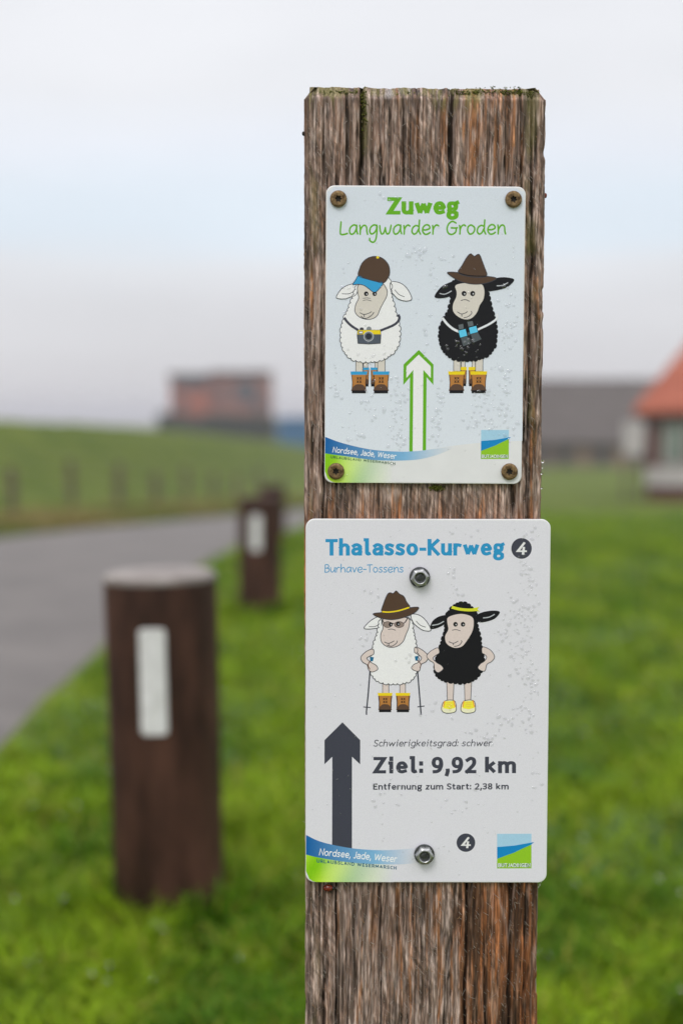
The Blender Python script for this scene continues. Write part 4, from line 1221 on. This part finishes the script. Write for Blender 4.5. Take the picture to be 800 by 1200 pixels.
# ---- fixings -------------------------------------------------------------------------
def screw_mesh(name, r, hh):
    """torx pan-head: rounded rim, flat top ring, six-lobed recess"""
    bm = bmesh.new(); seg = 48
    prof = [(r * .98, 0), (r, hh * .35), (r * .93, hh * .75), (r * .80, hh * .97), (r * .62, hh * 1.0), (r * .60, hh * .93), (r * .50, hh * .93)]
    rings = []
    for rr, h in prof:
        rings.append([bm.verts.new((rr * math.cos(2 * math.pi * k / seg), rr * math.sin(2 * math.pi * k / seg), h)) for k in range(seg)])
    star = lambda a: r * (.36 + .075 * math.cos(6 * a))
    for h in (hh * .93, hh * .1):
        rings.append([bm.verts.new((star(2 * math.pi * k / seg) * math.cos(2 * math.pi * k / seg), star(2 * math.pi * k / seg) * math.sin(2 * math.pi * k / seg), h)) for k in range(seg)])
    for A, B in zip(rings[:-1], rings[1:]):
        for k in range(seg): bm.faces.new((A[k], A[(k + 1) % seg], B[(k + 1) % seg], B[k]))
    bm.faces.new(rings[-1])
    for f in bm.faces: f.smooth = False
    me = bpy.data.meshes.new(name); bmesh.ops.recalc_face_normals(bm, faces=bm.faces); bm.to_mesh(me); bm.free()
    me.materials.append(M_BRONZE)
    return me
def socket_mesh(name, r, hh):
    bm = bmesh.new(); seg = 48
    star = lambda a: r * (.35 + .075 * math.cos(6 * a))
    bm.faces.new([bm.verts.new((star(2 * math.pi * k / seg) * math.cos(2 * math.pi * k / seg), star(2 * math.pi * k / seg) * math.sin(2 * math.pi * k / seg), 0)) for k in range(seg)])
    me = bpy.data.meshes.new(name); bm.to_mesh(me); bm.free(); me.materials.append(M_DARK)
    return me
sc_me = screw_mesh('screw', .0053, .0022); so_me = socket_mesh('socket', .0053, .0022)
for i, (px, py) in enumerate(((395, 233), (599.8, 233.6), (395, 551.8), (597.6, 552.6))):
    u, v = m1(px, py)
    o = link('screw', sc_me, None, sign1, (u, -T / 2 - .0004, v), (R(90), R(13 * i + 5), 0))
    link('socket', so_me, None, o, (0, 0, .00045))

def hexbolt():
    def mk(name, bm, mat):
        me = bpy.data.meshes.new(name); bmesh.ops.recalc_face_normals(bm, faces=bm.faces); bm.to_mesh(me); bm.free()
        me.materials.append(mat); return me
    bm = bmesh.new()
    lathe(bm, [(.0061, 0), (.0066, .0004), (.0066, .0012), (.0062, .0018), (.0050, .0020), (.0, .0020)], 48)
    me_w = mk('washer', bm, M_DZINC)
    bm = bmesh.new()
    def hexr(r, h, circ=0.0, n=48):
        out = []
        for k in range(n):
            a = 2 * math.pi * k / n
            hx = r / math.cos(((a + math.pi / 6) % (math.pi / 3)) - math.pi / 6)
            rr = hx * (1 - circ) + r * circ
            out.append(bm.verts.new((rr * math.cos(a), rr * math.sin(a), h)))
        return out
    rings = [hexr(.0053, .0019), hexr(.0052, .0044), hexr(.00505, .0052, .25), hexr(.0042, .0060, .75), hexr(.0038, .0061, 1), hexr(.0034, .0058, 1), hexr(.0031, .0046, 1)]
    for A, B in zip(rings[:-1], rings[1:]):
        for k in range(48): bm.faces.new((A[k], A[(k + 1) % 48], B[(k + 1) % 48], B[k]))
    me_h = mk('hex_bolt', bm, M_ZINC)
    bm = bmesh.new()
    lathe(bm, [(.00312, .0047), (.0024, .0045), (.0012, .0047), (0, .0048)], 32)
    me_r = mk('recess', bm, M_DZINC)
    return me_w, me_h, me_r
wf, hb, hr_ = hexbolt()
for i, (px, py) in enumerate(((491.2, 675.2), (497, 1000))):
    u, v = m2(px, py)
    o = link('hex_bolt', hb, None, sign2, (u, -T / 2 - .0005, v), (R(90), R(20 + 14 * i), 0))
    link('washer', wf, None, o); link('recess', hr_, None, o)

# ---- rain drops on the plates ---------------------------------------------------------
def drops(m, root, spots, seed, extra, FIG):
    r = random.Random(seed)
    pts = []
    for (x, y, sx, sy, n) in spots:
        for _ in range(n):
            pts.append((r.gauss(x, sx), r.gauss(y, sy), r.uniform(.8, 2.4) * (1.35 if r.random() < .12 else 1)))
    (tl, tr, bl, br) = m.q
    for _ in range(extra):
        pts.append((r.uniform(tl[0] + 8, br[0] - 8), r.uniform(tl[1] + 8, br[1] - 8), r.uniform(.35, 1.3)))
    done = []
    V = []; F = []
    pm = PW / 281
    for x, y, rad in pts:
        if not (tl[0] + 5 < x < br[0] - 5 and tl[1] + 5 < y < bl[1] - 6): continue
        if any((x - a) ** 2 + (y - b) ** 2 < (rad + c) ** 2 * .8 for a, b, c in done): continue
        done.append((x, y, rad))
        u, v = m(x, y); rr = rad * pm * 1.15
        n = 12; ph = r.random() * 6; el = r.uniform(.75, 1.5); a1 = r.uniform(0, .22); a2 = r.uniform(0, .14); rot = r.uniform(-1.0, 1.0)
        b0 = len(V)
        def P(f, h):
            for k in range(n):
                a = 2 * math.pi * k / n
                q = rr * f * (1 + a1 * math.cos(2 * a + ph) + a2 * math.cos(3 * a + 2 * ph))
                ex, ez = q * math.cos(a) / math.sqrt(el), q * math.sin(a) * math.sqrt(el)
                V.append((u + ex * math.cos(rot) - ez * math.sin(rot), m.front - .00004 * 0 - h * rr - .0009 * 0 - LZ, v + ex * math.sin(rot) + ez * math.cos(rot)))
        LZ = .00012 if any(abs(x - a) < 45 and abs(y - b) < 85 for a, b in FIG) else .00001
        for f, h in ((1, -.01), (.94, .075), (.78, .15), (.52, .205), (.25, .225)): P(f, h * 1.35)
        for g in range(4):
            for k in range(n):
                a, b = b0 + g * n + k, b0 + g * n + (k + 1) % n
                F.append((a, b, b + n, a + n))
        F.append(tuple(b0 + 4 * n + k for k in range(n)))
    me = bpy.data.meshes.new('rain_drops'); me.from_pydata(V, [], F)
    for p in me.polygons: p.use_smooth = True
    me.update()
    if sum(p.normal.y * p.area for p in me.polygons) > 0: me.flip_normals()
    link('rain_drops', me, M_DROP, root, kind='stuff')
drops(m1, sign1, [(490, 294, 5, 4, 12), (478, 300, 8, 4, 7), (420, 370, 10, 20, 12), (600, 375, 4, 14, 26), (592, 390, 5, 10, 14), (594, 345, 5, 10, 8), (506, 315, 3, 8, 6),
                  (510, 340, 3, 10, 6), (545, 405, 10, 8, 22), (552, 395, 8, 6, 10), (590, 440, 5, 10, 14), (393, 445, 3, 12, 12), (397, 462, 6, 6, 8),
                  (435, 475, 4, 14, 14), (466, 478, 6, 20, 46), (470, 510, 6, 10, 26), (515, 478, 5, 18, 40), (512, 505, 5, 10, 16), (568, 470, 10, 8, 26),
                  (590, 470, 6, 16, 30), (556, 492, 6, 6, 18), (580, 498, 9, 5, 20), (420, 500, 12, 12, 10), (460, 540, 6, 3, 6), (600, 500, 4, 10, 10),
                  (440, 232, 30, 4, 8), (525, 300, 4, 6, 6), (405, 335, 6, 20, 6), (540, 355, 5, 10, 6), (430, 420, 12, 8, 14), (500, 400, 5, 14, 8)], 5, 150, ((437, 380), (550, 380)))
drops(m2, sign2, [(615, 665, 5, 14, 26), (621, 690, 5, 14, 26), (618, 725, 7, 14, 34), (595, 745, 5, 14, 16), (612, 765, 8, 16, 44), (622, 800, 5, 18, 34), (600, 720, 10, 14, 20),
                  (428, 745, 4, 10, 10), (437, 700, 5, 8, 8), (530, 672, 4, 6, 12), (535, 695, 5, 8, 8), (610, 840, 8, 8, 20), (590, 850, 10, 6, 14), (570, 865, 16, 6, 14),
                  (455, 930, 12, 20, 14), (540, 940, 20, 8, 10), (515, 830, 12, 6, 8), (630, 900, 3, 20, 8), (625, 625, 8, 4, 10), (545, 625, 12, 4, 6), (478, 780, 8, 10, 8)], 9, 170, ((460, 765), (540, 765)))

# little beads hanging from the right edge of the timber
bm = bmesh.new()
for px, py, s in ((636, 541, .0011), (634.5, 555, .0008), (635.5, 548, .0006), (634.5, 572, .0007), (633.5, 583, .0005), (632.5, 1037, .0006), (631, 1040, .0005), (633.8, 1034, .0004)):
    x, z = ray(px, py, YF); t_ = bmesh.ops.create_icosphere(bm, subdivisions=2, radius=s, matrix=Matrix.Translation((x - post_cx, -PDp / 2 + .001, z)))
bm_obj('water_beads', bm, M_WATER, post, kind='stuff', smooth=True)

# small nail head on the left arris and a rusty one on the right
def stud(px, py, r, mat, side, label):
    x, z = ray(px, py, YF)
    bm = bmesh.new(); lathe(bm, [(r, 0), (r, .0008), (r * .7, .0014), (0, .0016)], 16)
    return bm_obj('nail', bm, mat, post, (x - post_cx, -PDp / 2 + .004, z), (0, R(90 * side), 0), smooth=True)
M_RUST = noisy_mat('rusty_nail', (.10, .02, .012, 1), (.22, .05, .03, 1), 500, rough=.7)
n1 = stud(356.5, 155, .0014, M_DARK, -1, ''); n2 = stud(638.5, 228, .0016, M_RUST, 1, '')
n1['label'] = 'dark nail head on the left edge'; n2['label'] = 'rusty red nail head on the right edge'

# ---- ladybird under the lower sign ------------------------------------------------------
M_LADY = noisy_mat('ladybird_red', (.13, .012, .006, 1), (.20, .022, .010, 1), 300, rough=.2, spec=.6)
M_LBLK, *_ = new_mat('ladybird_black', (.01, .008, .007, 1), .3)
bx, bz = ray(384.5, 1040.5, YF)
lady = thing('ladybird', 'dark red ladybird sheltering on the post just below the lower sign', 'ladybird', (bx, YF - .0004, bz), (0, 0, 0))
bm = bmesh.new(); bmesh.ops.create_uvsphere(bm, u_segments=24, v_segments=14, radius=1)
for v in bm.verts:
    v.co.x *= .0032; v.co.z *= .0023; v.co.y *= .0020
    if v.co.y > 0: v.co.y *= .15
bm_obj('wing_cases', bm, M_LADY, lady, smooth=True)
for side in (0,):
    bm = bmesh.new()
    bmesh.ops.create_uvsphere(bm, u_segments=16, v_segments=8, radius=.0012, matrix=Matrix.Translation((.0033, -.0004, 0)))
    bm_obj('head', bm, M_LBLK, lady, smooth=True)
for sx, sz in ((-.0012, .0011), (.0010, .0010), (-.0010, -.0009), (.0012, -.0010)):
    bm = bmesh.new(); bmesh.ops.create_uvsphere(bm, u_segments=10, v_segments=6, radius=.0005)
    yy = -.0020 * math.sqrt(max(0, 1 - (sx / .0032) ** 2 - (sz / .0023) ** 2))
    bm_obj('spot', bm, M_LBLK, lady, (sx, yy + .0003, sz), smooth=True)
for k in range(6):
    bm = bmesh.new(); s = 1 if k % 2 else -1; x = -.0016 + .0016 * (k // 2)
    add_box(bm, x - .0002, x + .0002, -.0004, .0002, s * .0018, s * .0018 + s * .0013)
    bm_obj('leg', bm, M_LBLK, lady)

# ------------------------------------------------------------------ bollards
def bollard_parts(root, r, h, refl=True):
    bm = bmesh.new()
    wob = lambda a, z: 1 + .012 * math.sin(3 * a + z * 4) + .006 * math.sin(7 * a + 1)
    lathe(bm, [(r * 1.0, -.12), (r * 1.0, .0), (r * .995, h * .3), (r * 1.0, h * .6), (r * 1.005, h - .018), (r * 1.0, h - .013)], 48, wob=wob)
    bm_obj('shaft', bm, M_BOLLARD, root, smooth=True)
    bm = bmesh.new()
    lathe(bm, [(r * 1.0, h - .013), (r * 1.006, h - .010), (r * 1.003, h - .004), (r * .95, h), (r * .6, h + .003), (0, h + .004)], 48, wob=wob)
    bm_obj('top', bm, M_BTOP, root, smooth=True)
    if refl:
        bm = bmesh.new()
        w, z0, z1 = r * .235, h - .262, h - .083
        n = 6
        prof = rounded_rect(2 * w, z1 - z0, .008, 4)
        A = []; B = []
        for a, b in prof:
            y = -math.sqrt(max(r * r - a * a, 0))
            A.append(bm.verts.new((a, y - .001, (z0 + z1) / 2 + b))); B.append(bm.verts.new((a * .97, y - .005, (z0 + z1) / 2 + b * .985)))
        k = len(A)
        for i in range(k): bm.faces.new((A[i], A[(i + 1) % k], B[(i + 1) % k], B[i]))
        # front as strips so the plate follows the curve
        c = bm.verts.new((0, -r - .005, (z0 + z1) / 2))
        for i in range(k): bm.faces.new((B[i], B[(i + 1) % k], c))
        o = bm_obj('reflector', bm, M_REFL, root)
        return o

def gz(x, y): return float(ground(np.array([x]), np.array([y]))[0])
BR = .0955
blabels = ['nearest round brown bollard with pale worn top and white reflector strip, standing in the grass',
           'second nearest brown bollard beside the road, whole reflector visible behind the nearest one',
           'third brown bollard, half hidden behind the second one']
bpos = [(197, 2.47, .60, -1.0), (303.5, 6.3, .525, .3), (318, 10.1, .43, 0)]
for i, (px, Zd, h, lean) in enumerate(bpos):
    x = (px - 400) / FPX * Zd
    y = Zd * .985 if i == 0 else Zd
    root = thing('bollard', blabels[i], 'bollard', (x, y, gz(x, y) - .005), (R(.6 if i == 0 else 0), R(lean), R(-7) if i else R(-2)), 'brown bollards along the road edge')
    if i == 0:
        bollard_parts(root, BR, h); proto = list(root.children)
    else:
        for ch in proto:
            if i == 2 and ch.name.startswith('reflector'): continue
            c = ch.copy(); COL.objects.link(c); c.parent = root; c.scale = (1, 1, h / bpos[0][2])
            if ch.name == 'top':
                c.data = ch.data.copy(); c.data.materials[0] = M_BOLLARD
# grass tufts around the bollards and the post
xs_, ys_ = [], []
for px, Zd, h, lean in bpos[:3]:
    x = (px - 400) / FPX * Zd; y = Zd
    a = rng.random(900) * 2 * np.pi; q = BR + .004 + np.abs(rng.normal(0, .035, 900))
    xs_.append(x + q * np.cos(a)); ys_.append(y * .99 + q * np.sin(a))
xs_ = np.concatenate(xs_); ys_ = np.concatenate(ys_)
P, T_, C = blades(xs_, ys_, .04 + .06 * rng.random(len(xs_)), .0045 + .003 * rng.random(len(xs_)), .3 + .7 * rng.random(len(xs_)), grass_tint(xs_, ys_, 14), 16)
link('grass_tufts', mesh_np('grass_tufts', P, T_, 3, {'tint': C}), M_GRASS, kind='stuff')

# dew drops hanging in the sward
r3 = np.random.default_rng(31)
bm = bmesh.new()
dx_, dy_ = scatter(140, 1.9, 8, .27, 32)
for x, y in zip(dx_, dy_):
    if not off_road(np.array([x]), np.array([y]))[0]: continue
    bmesh.ops.create_icosphere(bm, subdivisions=2, radius=float(r3.uniform(.0015, .0035)) * (1 + .1 * y), matrix=Matrix.Translation((x, y, gz(x, y) + float(r3.uniform(.04, .075)))))
bm_obj('dew_drops', bm, M_WATER, kind='stuff', smooth=True)

# ------------------------------------------------------------------ pasture fence
fence = thing('fence', 'row of old wooden fence posts with wires at the foot of the green dyke', 'fence', (0, 0, 0))
fp = []
for k, Yp in enumerate([11.8, 14.4, 17.0, 19.5, 22.0, 24.6, 27.3, 30.0, 33.0, 36.5, 40.5]):
    x = -3.93 + .0946 * (Yp - 17); fp.append((x, Yp))
    bm = bmesh.new(); hgt = .64 + .08 * math.sin(k * 2.3); r_ = .062 + .008 * math.sin(k * 1.7)
    lathe(bm, [(r_, -.3), (r_, hgt * .5), (r_ * .96, hgt), (r_ * .6, hgt + .02), (0, hgt + .02)], 12, wob=lambda a, z: 1 + .06 * math.sin(2 * a + z))
    bm_obj('fence_post', bm, M_FENCE, fence, (x, Yp, gz(x, Yp)), (R(2 * math.sin(k * 3.1)), R(2.5 * math.sin(k * 1.9)), 0))
for hgt in (.30, .55, .75):
    bm = bmesh.new()
    for (x0, y0), (x1, y1) in zip(fp[:-1], fp[1:]):
        a = Vector((x0, y0, gz(x0, y0) + hgt)); b = Vector((x1, y1, gz(x1, y1) + hgt))
        d = (b - a); M_ = Matrix.Translation((a + b) / 2) @ d.to_track_quat('Z', 'Y').to_matrix().to_4x4()
        bmesh.ops.create_cone(bm, cap_ends=True, segments=6, radius1=.003, radius2=.003, depth=d.length, matrix=M_)
    bm_obj('wire', bm, M_WIRE, fence)

# ------------------------------------------------------------------ buildings
M_BRICK = noisy_mat('dark_red_brick', (.085, .030, .022, 1), (.135, .055, .042, 1), 3, rough=.8, bump=.3, bscale=20, bdist=.02)
M_TILE = noisy_mat('red_roof_tiles', (.30, .075, .040, 1), (.40, .115, .065, 1), 2.2, rough=.7, bump=.3, bscale=12, bdist=.03)
M_WPAINT = noisy_mat('white_paint', (.40, .37, .365, 1), (.52, .49, .48, 1), 4, rough=.6)
M_GLASS = noisy_mat('window_glass', (.10, .14, .12, 1), (.22, .28, .24, 1), 1.5, rough=.08, spec=.8)
M_DGLASS = noisy_mat('dark_window_glass', (.030, .036, .045, 1), (.06, .07, .085, 1), 1.0, rough=.1, spec=.8)
M_BROOF = noisy_mat('grey_barn_roof', (.072, .060, .052, 1), (.098, .084, .074, 1), .8, rough=.8, bump=.3, bscale=5, bdist=.05)
M_BWALL = noisy_mat('barn_brick', (.19, .13, .09, 1), (.27, .20, .14, 1), 1.2, rough=.85)
M_OBRICK = noisy_mat('orange_brick', (.30, .085, .05, 1), (.40, .14, .09, 1), .8, rough=.8)
M_OBRICK2 = noisy_mat('brown_brick', (.22, .10, .075, 1), (.30, .14, .11, 1), .8, rough=.8)
M_SLATE = noisy_mat('dark_slate', (.10, .085, .085, 1), (.14, .12, .12, 1), .8, rough=.7)
M_CONT = noisy_mat('blue_painted_steel', (.03, .13, .27, 1), (.05, .17, .33, 1), .8, rough=.5, spec=.4)
M_EAVE = noisy_mat('shade_dark_eaves', (.04, .03, .026, 1), (.07, .05, .045, 1), 3, rough=.7)

def window(parent, x, z, w, h, y, frame_mat, pane_mat, cols=2, rows=1, depth=.06, fw=.06):
    """frame proud of the wall, panes set back"""
    bm = bmesh.new()
    add_box(bm, x - w / 2, x + w / 2, y - depth, y + .02, z, z + fw); add_box(bm, x - w / 2, x + w / 2, y - depth, y + .02, z + h - fw, z + h)
    add_box(bm, x - w / 2, x - w / 2 + fw, y - depth, y + .02, z + fw, z + h - fw); add_box(bm, x + w / 2 - fw, x + w / 2, y - depth, y + .02, z + fw, z + h - fw)
    for c in range(1, cols):
        q = x - w / 2 + w * c / cols; add_box(bm, q - fw / 2, q + fw / 2, y - depth + .01, y + .02, z + fw, z + h - fw)
    wo = bm_obj('window', bm, frame_mat, parent)
    cw = (w - fw * (cols + 1)) / cols
    for c in range(cols):
        q = x - w / 2 + fw + c * (cw + fw)
        bm = bmesh.new(); add_box(bm, q + .003, q + cw - .003, y - .02, y + .01, z + fw + .003, z + h - fw - .003)
        bm_obj('pane', bm, pane_mat, wo)
    return wo

def at(px, Zd):  # x and y on the ground for a distance
    return (px - 400) / FPX * Zd

def hz(py, Zd):  # height of a photo row at a distance
    return ray(400, py, Zd)[1]

# red-roofed house, right edge
Zh = 32.0
x0 = at(757, Zh); wallL = x0; gb = hz(597, Zh); eave = hz(484, Zh)
house = thing('brick_house', 'small dark red brick house with steep red tiled hip roof at the right edge', 'house', (x0, Zh, gb), (0, 0, R(-13)))
He = eave - gb; Wd, Dp = 8.0, 6.5
box_obj('wall', (0, Wd, 0, Dp, -.5, He), M_BRICK, house)
def hip_roof(parent, W, D, z, over, rise, run, mat):
    bm = bmesh.new()
    o = over
    base = [(-o, -o, z), (W + o, -o, z), (W + o, D + o, z), (-o, D + o, z)]
    lo = [bm.verts.new((x, y, z - .12)) for x, y, z in base]
    hi = [bm.verts.new(p) for p in base]
    r0 = bm.verts.new((run, D / 2, z + rise)); r1 = bm.verts.new((W - run, D / 2, z + rise))
    for k in range(4): bm.faces.new((lo[k], lo[(k + 1) % 4], hi[(k + 1) % 4], hi[k]))
    bm.faces.new(lo[::-1])
    bm.faces.new((hi[0], hi[1], r1, r0)); bm.faces.new((hi[1], hi[2], r1)); bm.faces.new((hi[2], hi[3], r0, r1)); bm.faces.new((hi[3], hi[0], r0))
    return bm_obj('roof', bm, mat, parent)
hip_roof(house, Wd, Dp, He + .10, .30, 4.4, 3.1, M_TILE)
box_obj('eaves_shade_board', (-.22, Wd + .22, -.22, Dp + .22, He - .16, He - .03), M_EAVE, house)  # board below the roof edge, its dark colour paints in the eaves shadow
sc = Zh / FPX
box_obj('white_band', (-.03, Wd + .03, -.05, .0, (597 - 569) * sc, (597 - 547) * sc), M_WPAINT, house)
window(house, (789 - 757) * sc, (597 - 544) * sc, 30 * sc, 50 * sc, 0, M_WPAINT, M_GLASS, 2, fw=.05)
window(house, (857 - 757) * sc, (597 - 544) * sc, 46 * sc, 50 * sc, 0, M_WPAINT, M_GLASS, 2, fw=.05)
bm = bmesh.new(); add_box(bm, 5.2, 6.1, -.04, .0, 0, 2.0); dr = bm_obj('door', bm, M_WPAINT, house)
bm = bmesh.new(); add_box(bm, 5.95, 6.02, -.09, -.04, .95, 1.08); bm_obj('handle', bm, M_WIRE, dr)
# white board beside the house corner
Zb = 31.0; xb = at(741.5, Zb); zg = gz(xb, Zb); s2 = Zb / FPX
bd = thing('notice_board', 'blurred white board on two short posts beside the corner of the red-roofed house', 'notice board', (xb, Zb, zg))
zt_, zb_ = hz(494, Zb) - zg, hz(534, Zb) - zg
box_obj('board', (-12 * s2, 12 * s2, -.03, .03, zb_, zt_), M_WPAINT, bd, bevel=.01)
for q in (-9, 9): box_obj('leg', (q * s2 - .03, q * s2 + .03, -.0, .06 - .001 + .03, -.3, zt_ - .05), M_FENCE, bd)

# long grey-roofed barn
Zr = 88.0; sr = Zr / FPX
xb0 = at(540, Zr); gb = hz(549, Zr)
barn = thing('barn', 'long low barn with large grey roof and small dark windows behind the lawn', 'barn', (xb0, Zr, gb), (0, 0, R(-1.5)))
WB = (850 - 540) * sr; HB = (549 - 517) * sr
box_obj('wall', (0, WB, 0, 14, -1.5, HB), M_BWALL, barn)
bm = bmesh.new(); hr = (517 - 441) * sr
v = [bm.verts.new(p) for p in ((-.4, -.6, HB - .1), (WB + .4, -.6, HB - .1), (WB + .4, 14.6, HB - .1), (-.4, 14.6, HB - .1), (-.4, 7, HB + hr), (WB + .4, 7, HB + hr))]
for q in ((0, 1, 5, 4), (2, 3, 4, 5), (0, 4, 3), (1, 2, 5), (3, 2, 1, 0)): bm.faces.new([v[i] for i in q])
bm_obj('roof', bm, M_BROOF, barn)
for px in (558, 610, 661, 704, 748, 800): window(barn, (px - 540) * sr, (549 - 545) * sr, 15 * sr, 22 * sr, 0, M_SLATE, M_DGLASS, 2, fw=.08)
bm = bmesh.new(); add_box(bm, (628 - 540) * sr, (644 - 540) * sr, -.06, .0, 0, 26 * sr); dr = bm_obj('door', bm, M_SLATE, barn)
bm = bmesh.new(); add_box(bm, (641 - 540) * sr, (642 - 540) * sr, -.12, -.06, 12 * sr, 14 * sr); bm_obj('handle', bm, M_WIRE, dr)

# far brick building on the left
Zf = 150.0; sf = Zf / FPX
xf = at(200, Zf); zb0 = hz(505, Zf)
fb = thing('brick_building', 'far flat-roofed orange brick building with bluish window band beyond the dyke', 'building', (xf, Zf, zb0))
u = lambda px: (px - 200) * sf
h_ = lambda py: (505 - py) * sf
box_obj('wall', (0, u(246), 0, 8, -3, h_(441)), M_OBRICK, fb)
box_obj('wall', (u(246) + .004, u(315), .5, 8.5, -3, h_(438)), M_OBRICK2, fb)
box_obj('roof', (-.3, u(246) - .01, -.4, 8.4, h_(441) + .01, h_(438)), M_SLATE, fb)
box_obj('roof', (u(246) - .005, u(317), .1, 8.8, h_(438) + .01, h_(435)), M_SLATE, fb)
window(fb, u(224), h_(456), 40 * sf, 13 * sf, 0, M_SLATE, M_DGLASS, 3, fw=.15)
window(fb, u(288), h_(472), 26 * sf, 26 * sf, .5, M_SLATE, M_DGLASS, 2, fw=.25)
window(fb, u(258), h_(470), 9 * sf, 16 * sf, .5, M_SLATE, M_DGLASS, 1, fw=.15)
window(fb, u(213), h_(479), 14 * sf, 12 * sf, 0, M_SLATE, M_DGLASS, 2, fw=.12)
window(fb, u(303), h_(482), 12 * sf, 16 * sf, .5, M_SLATE, M_DGLASS, 1, fw=.15)
# hedge in front of it
def leafy(name, x0, x1, y0, y1, z0, z1, n, size, c1, c2, seed):
    r = np.random.default_rng(seed)
    P = np.stack([x0 + (x1 - x0) * r.random(n), y0 + (y1 - y0) * r.random(n), r.random(n)], 1)
    topz = z1 * (.75 + .5 * (fbm(P[:, 0] * .6, P[:, 1] * .3, seed, 3)))
    P[:, 2] = z0 + (topz - z0) * P[:, 2] ** .6
    Q = P[:, None, :] + r.normal(0, size, (n, 3, 3))
    m = r.random(n)[:, None]
    C = np.repeat(np.array(c1) * (1 - m) + np.array(c2) * m, 3, 0)
    return mesh_np(name, Q.reshape(-1, 3), np.arange(n * 3).reshape(-1, 3), 3, {'tint': C})
M_LEAF = attr_mat('hedge_leaves', 'tint', rough=.7, spec=.2, nscale=3, namp=.2)
hd = thing('hedge', 'dark clipped hedge in front of the far orange brick building', 'hedge', (xf, Zf - 6, zb0 - 1.5))
hm = leafy('foliage', -.4, u(325), -1.2, 1.2, 0, h_(488) + 1.5, 9000, .16, (.03, .045, .03), (.08, .10, .06), 4)
link('foliage', hm, M_LEAF, hd, kind='stuff')
for k in range(7):
    bm = bmesh.new(); lathe(bm, [(.09, -.5), (.06, 1.6)], 8); bm_obj('trunk', bm, M_FENCE, hd, (k * 1.7 + .3, 0, 0))
# blue container
Zc = 120.0; sc_ = Zc / FPX; xc = at(326, Zc); zc0 = hz(525, Zc)
ct = thing('container', 'bright blue steel container beyond the dyke, left of the signpost', 'container', (xc, Zc, zc0))
W_, H_, D_ = 62 * sc_, 36 * sc_, 2.4
bm = bmesh.new()
nrib = 30
for k in range(nrib):      # corrugated long side
    a = W_ * k / nrib; add_box(bm, a + .02, a + W_ / nrib * .55, -.03, 0, .12, H_ - .12)
add_box(bm, .0, W_, .0, D_, 0.02, H_ - .02)
bm_obj('side_panel', bm, M_CONT, ct)
bm = bmesh.new()
for z in (0, H_ - .1): add_box(bm, -.02, W_ + .02, -.06, D_ + .02, z, z + .1)
for x in (-.03, W_ - .07): add_box(bm, x, x + .1, -.065, D_ + .03, .1, H_ - .1)
bm_obj('frame', bm, M_CONT, ct)
bm = bmesh.new(); add_box(bm, -.08, -.03, .2, D_ - .2, .15, H_ - .15); dr = bm_obj('door', bm, M_CONT, ct)
bm = bmesh.new(); add_box(bm, -.13, -.08, D_ / 2 - .03, D_ / 2 + .03, .2, H_ - .2); bm_obj('handle', bm, M_WIRE, dr)

# ------------------------------------------------------------------ misty air
M_HAZE = bpy.data.materials.new('sea_mist'); M_HAZE.use_nodes = True
hn = M_HAZE.node_tree.nodes; hn.clear()
ho = hn.new('ShaderNodeOutputMaterial'); hv = hn.new('ShaderNodeVolumePrincipled')
hv.inputs['Color'].default_value = (.93, .93, .97, 1); hv.inputs['Density'].default_value = .0012
hv.inputs['Anisotropy'].default_value = .2
M_HAZE.node_tree.links.new(hv.outputs[0], ho.inputs['Volume'])
box_obj('haze', (-2600, 2600, -100, 2600, -12, 11.5), M_HAZE, kind='stuff')
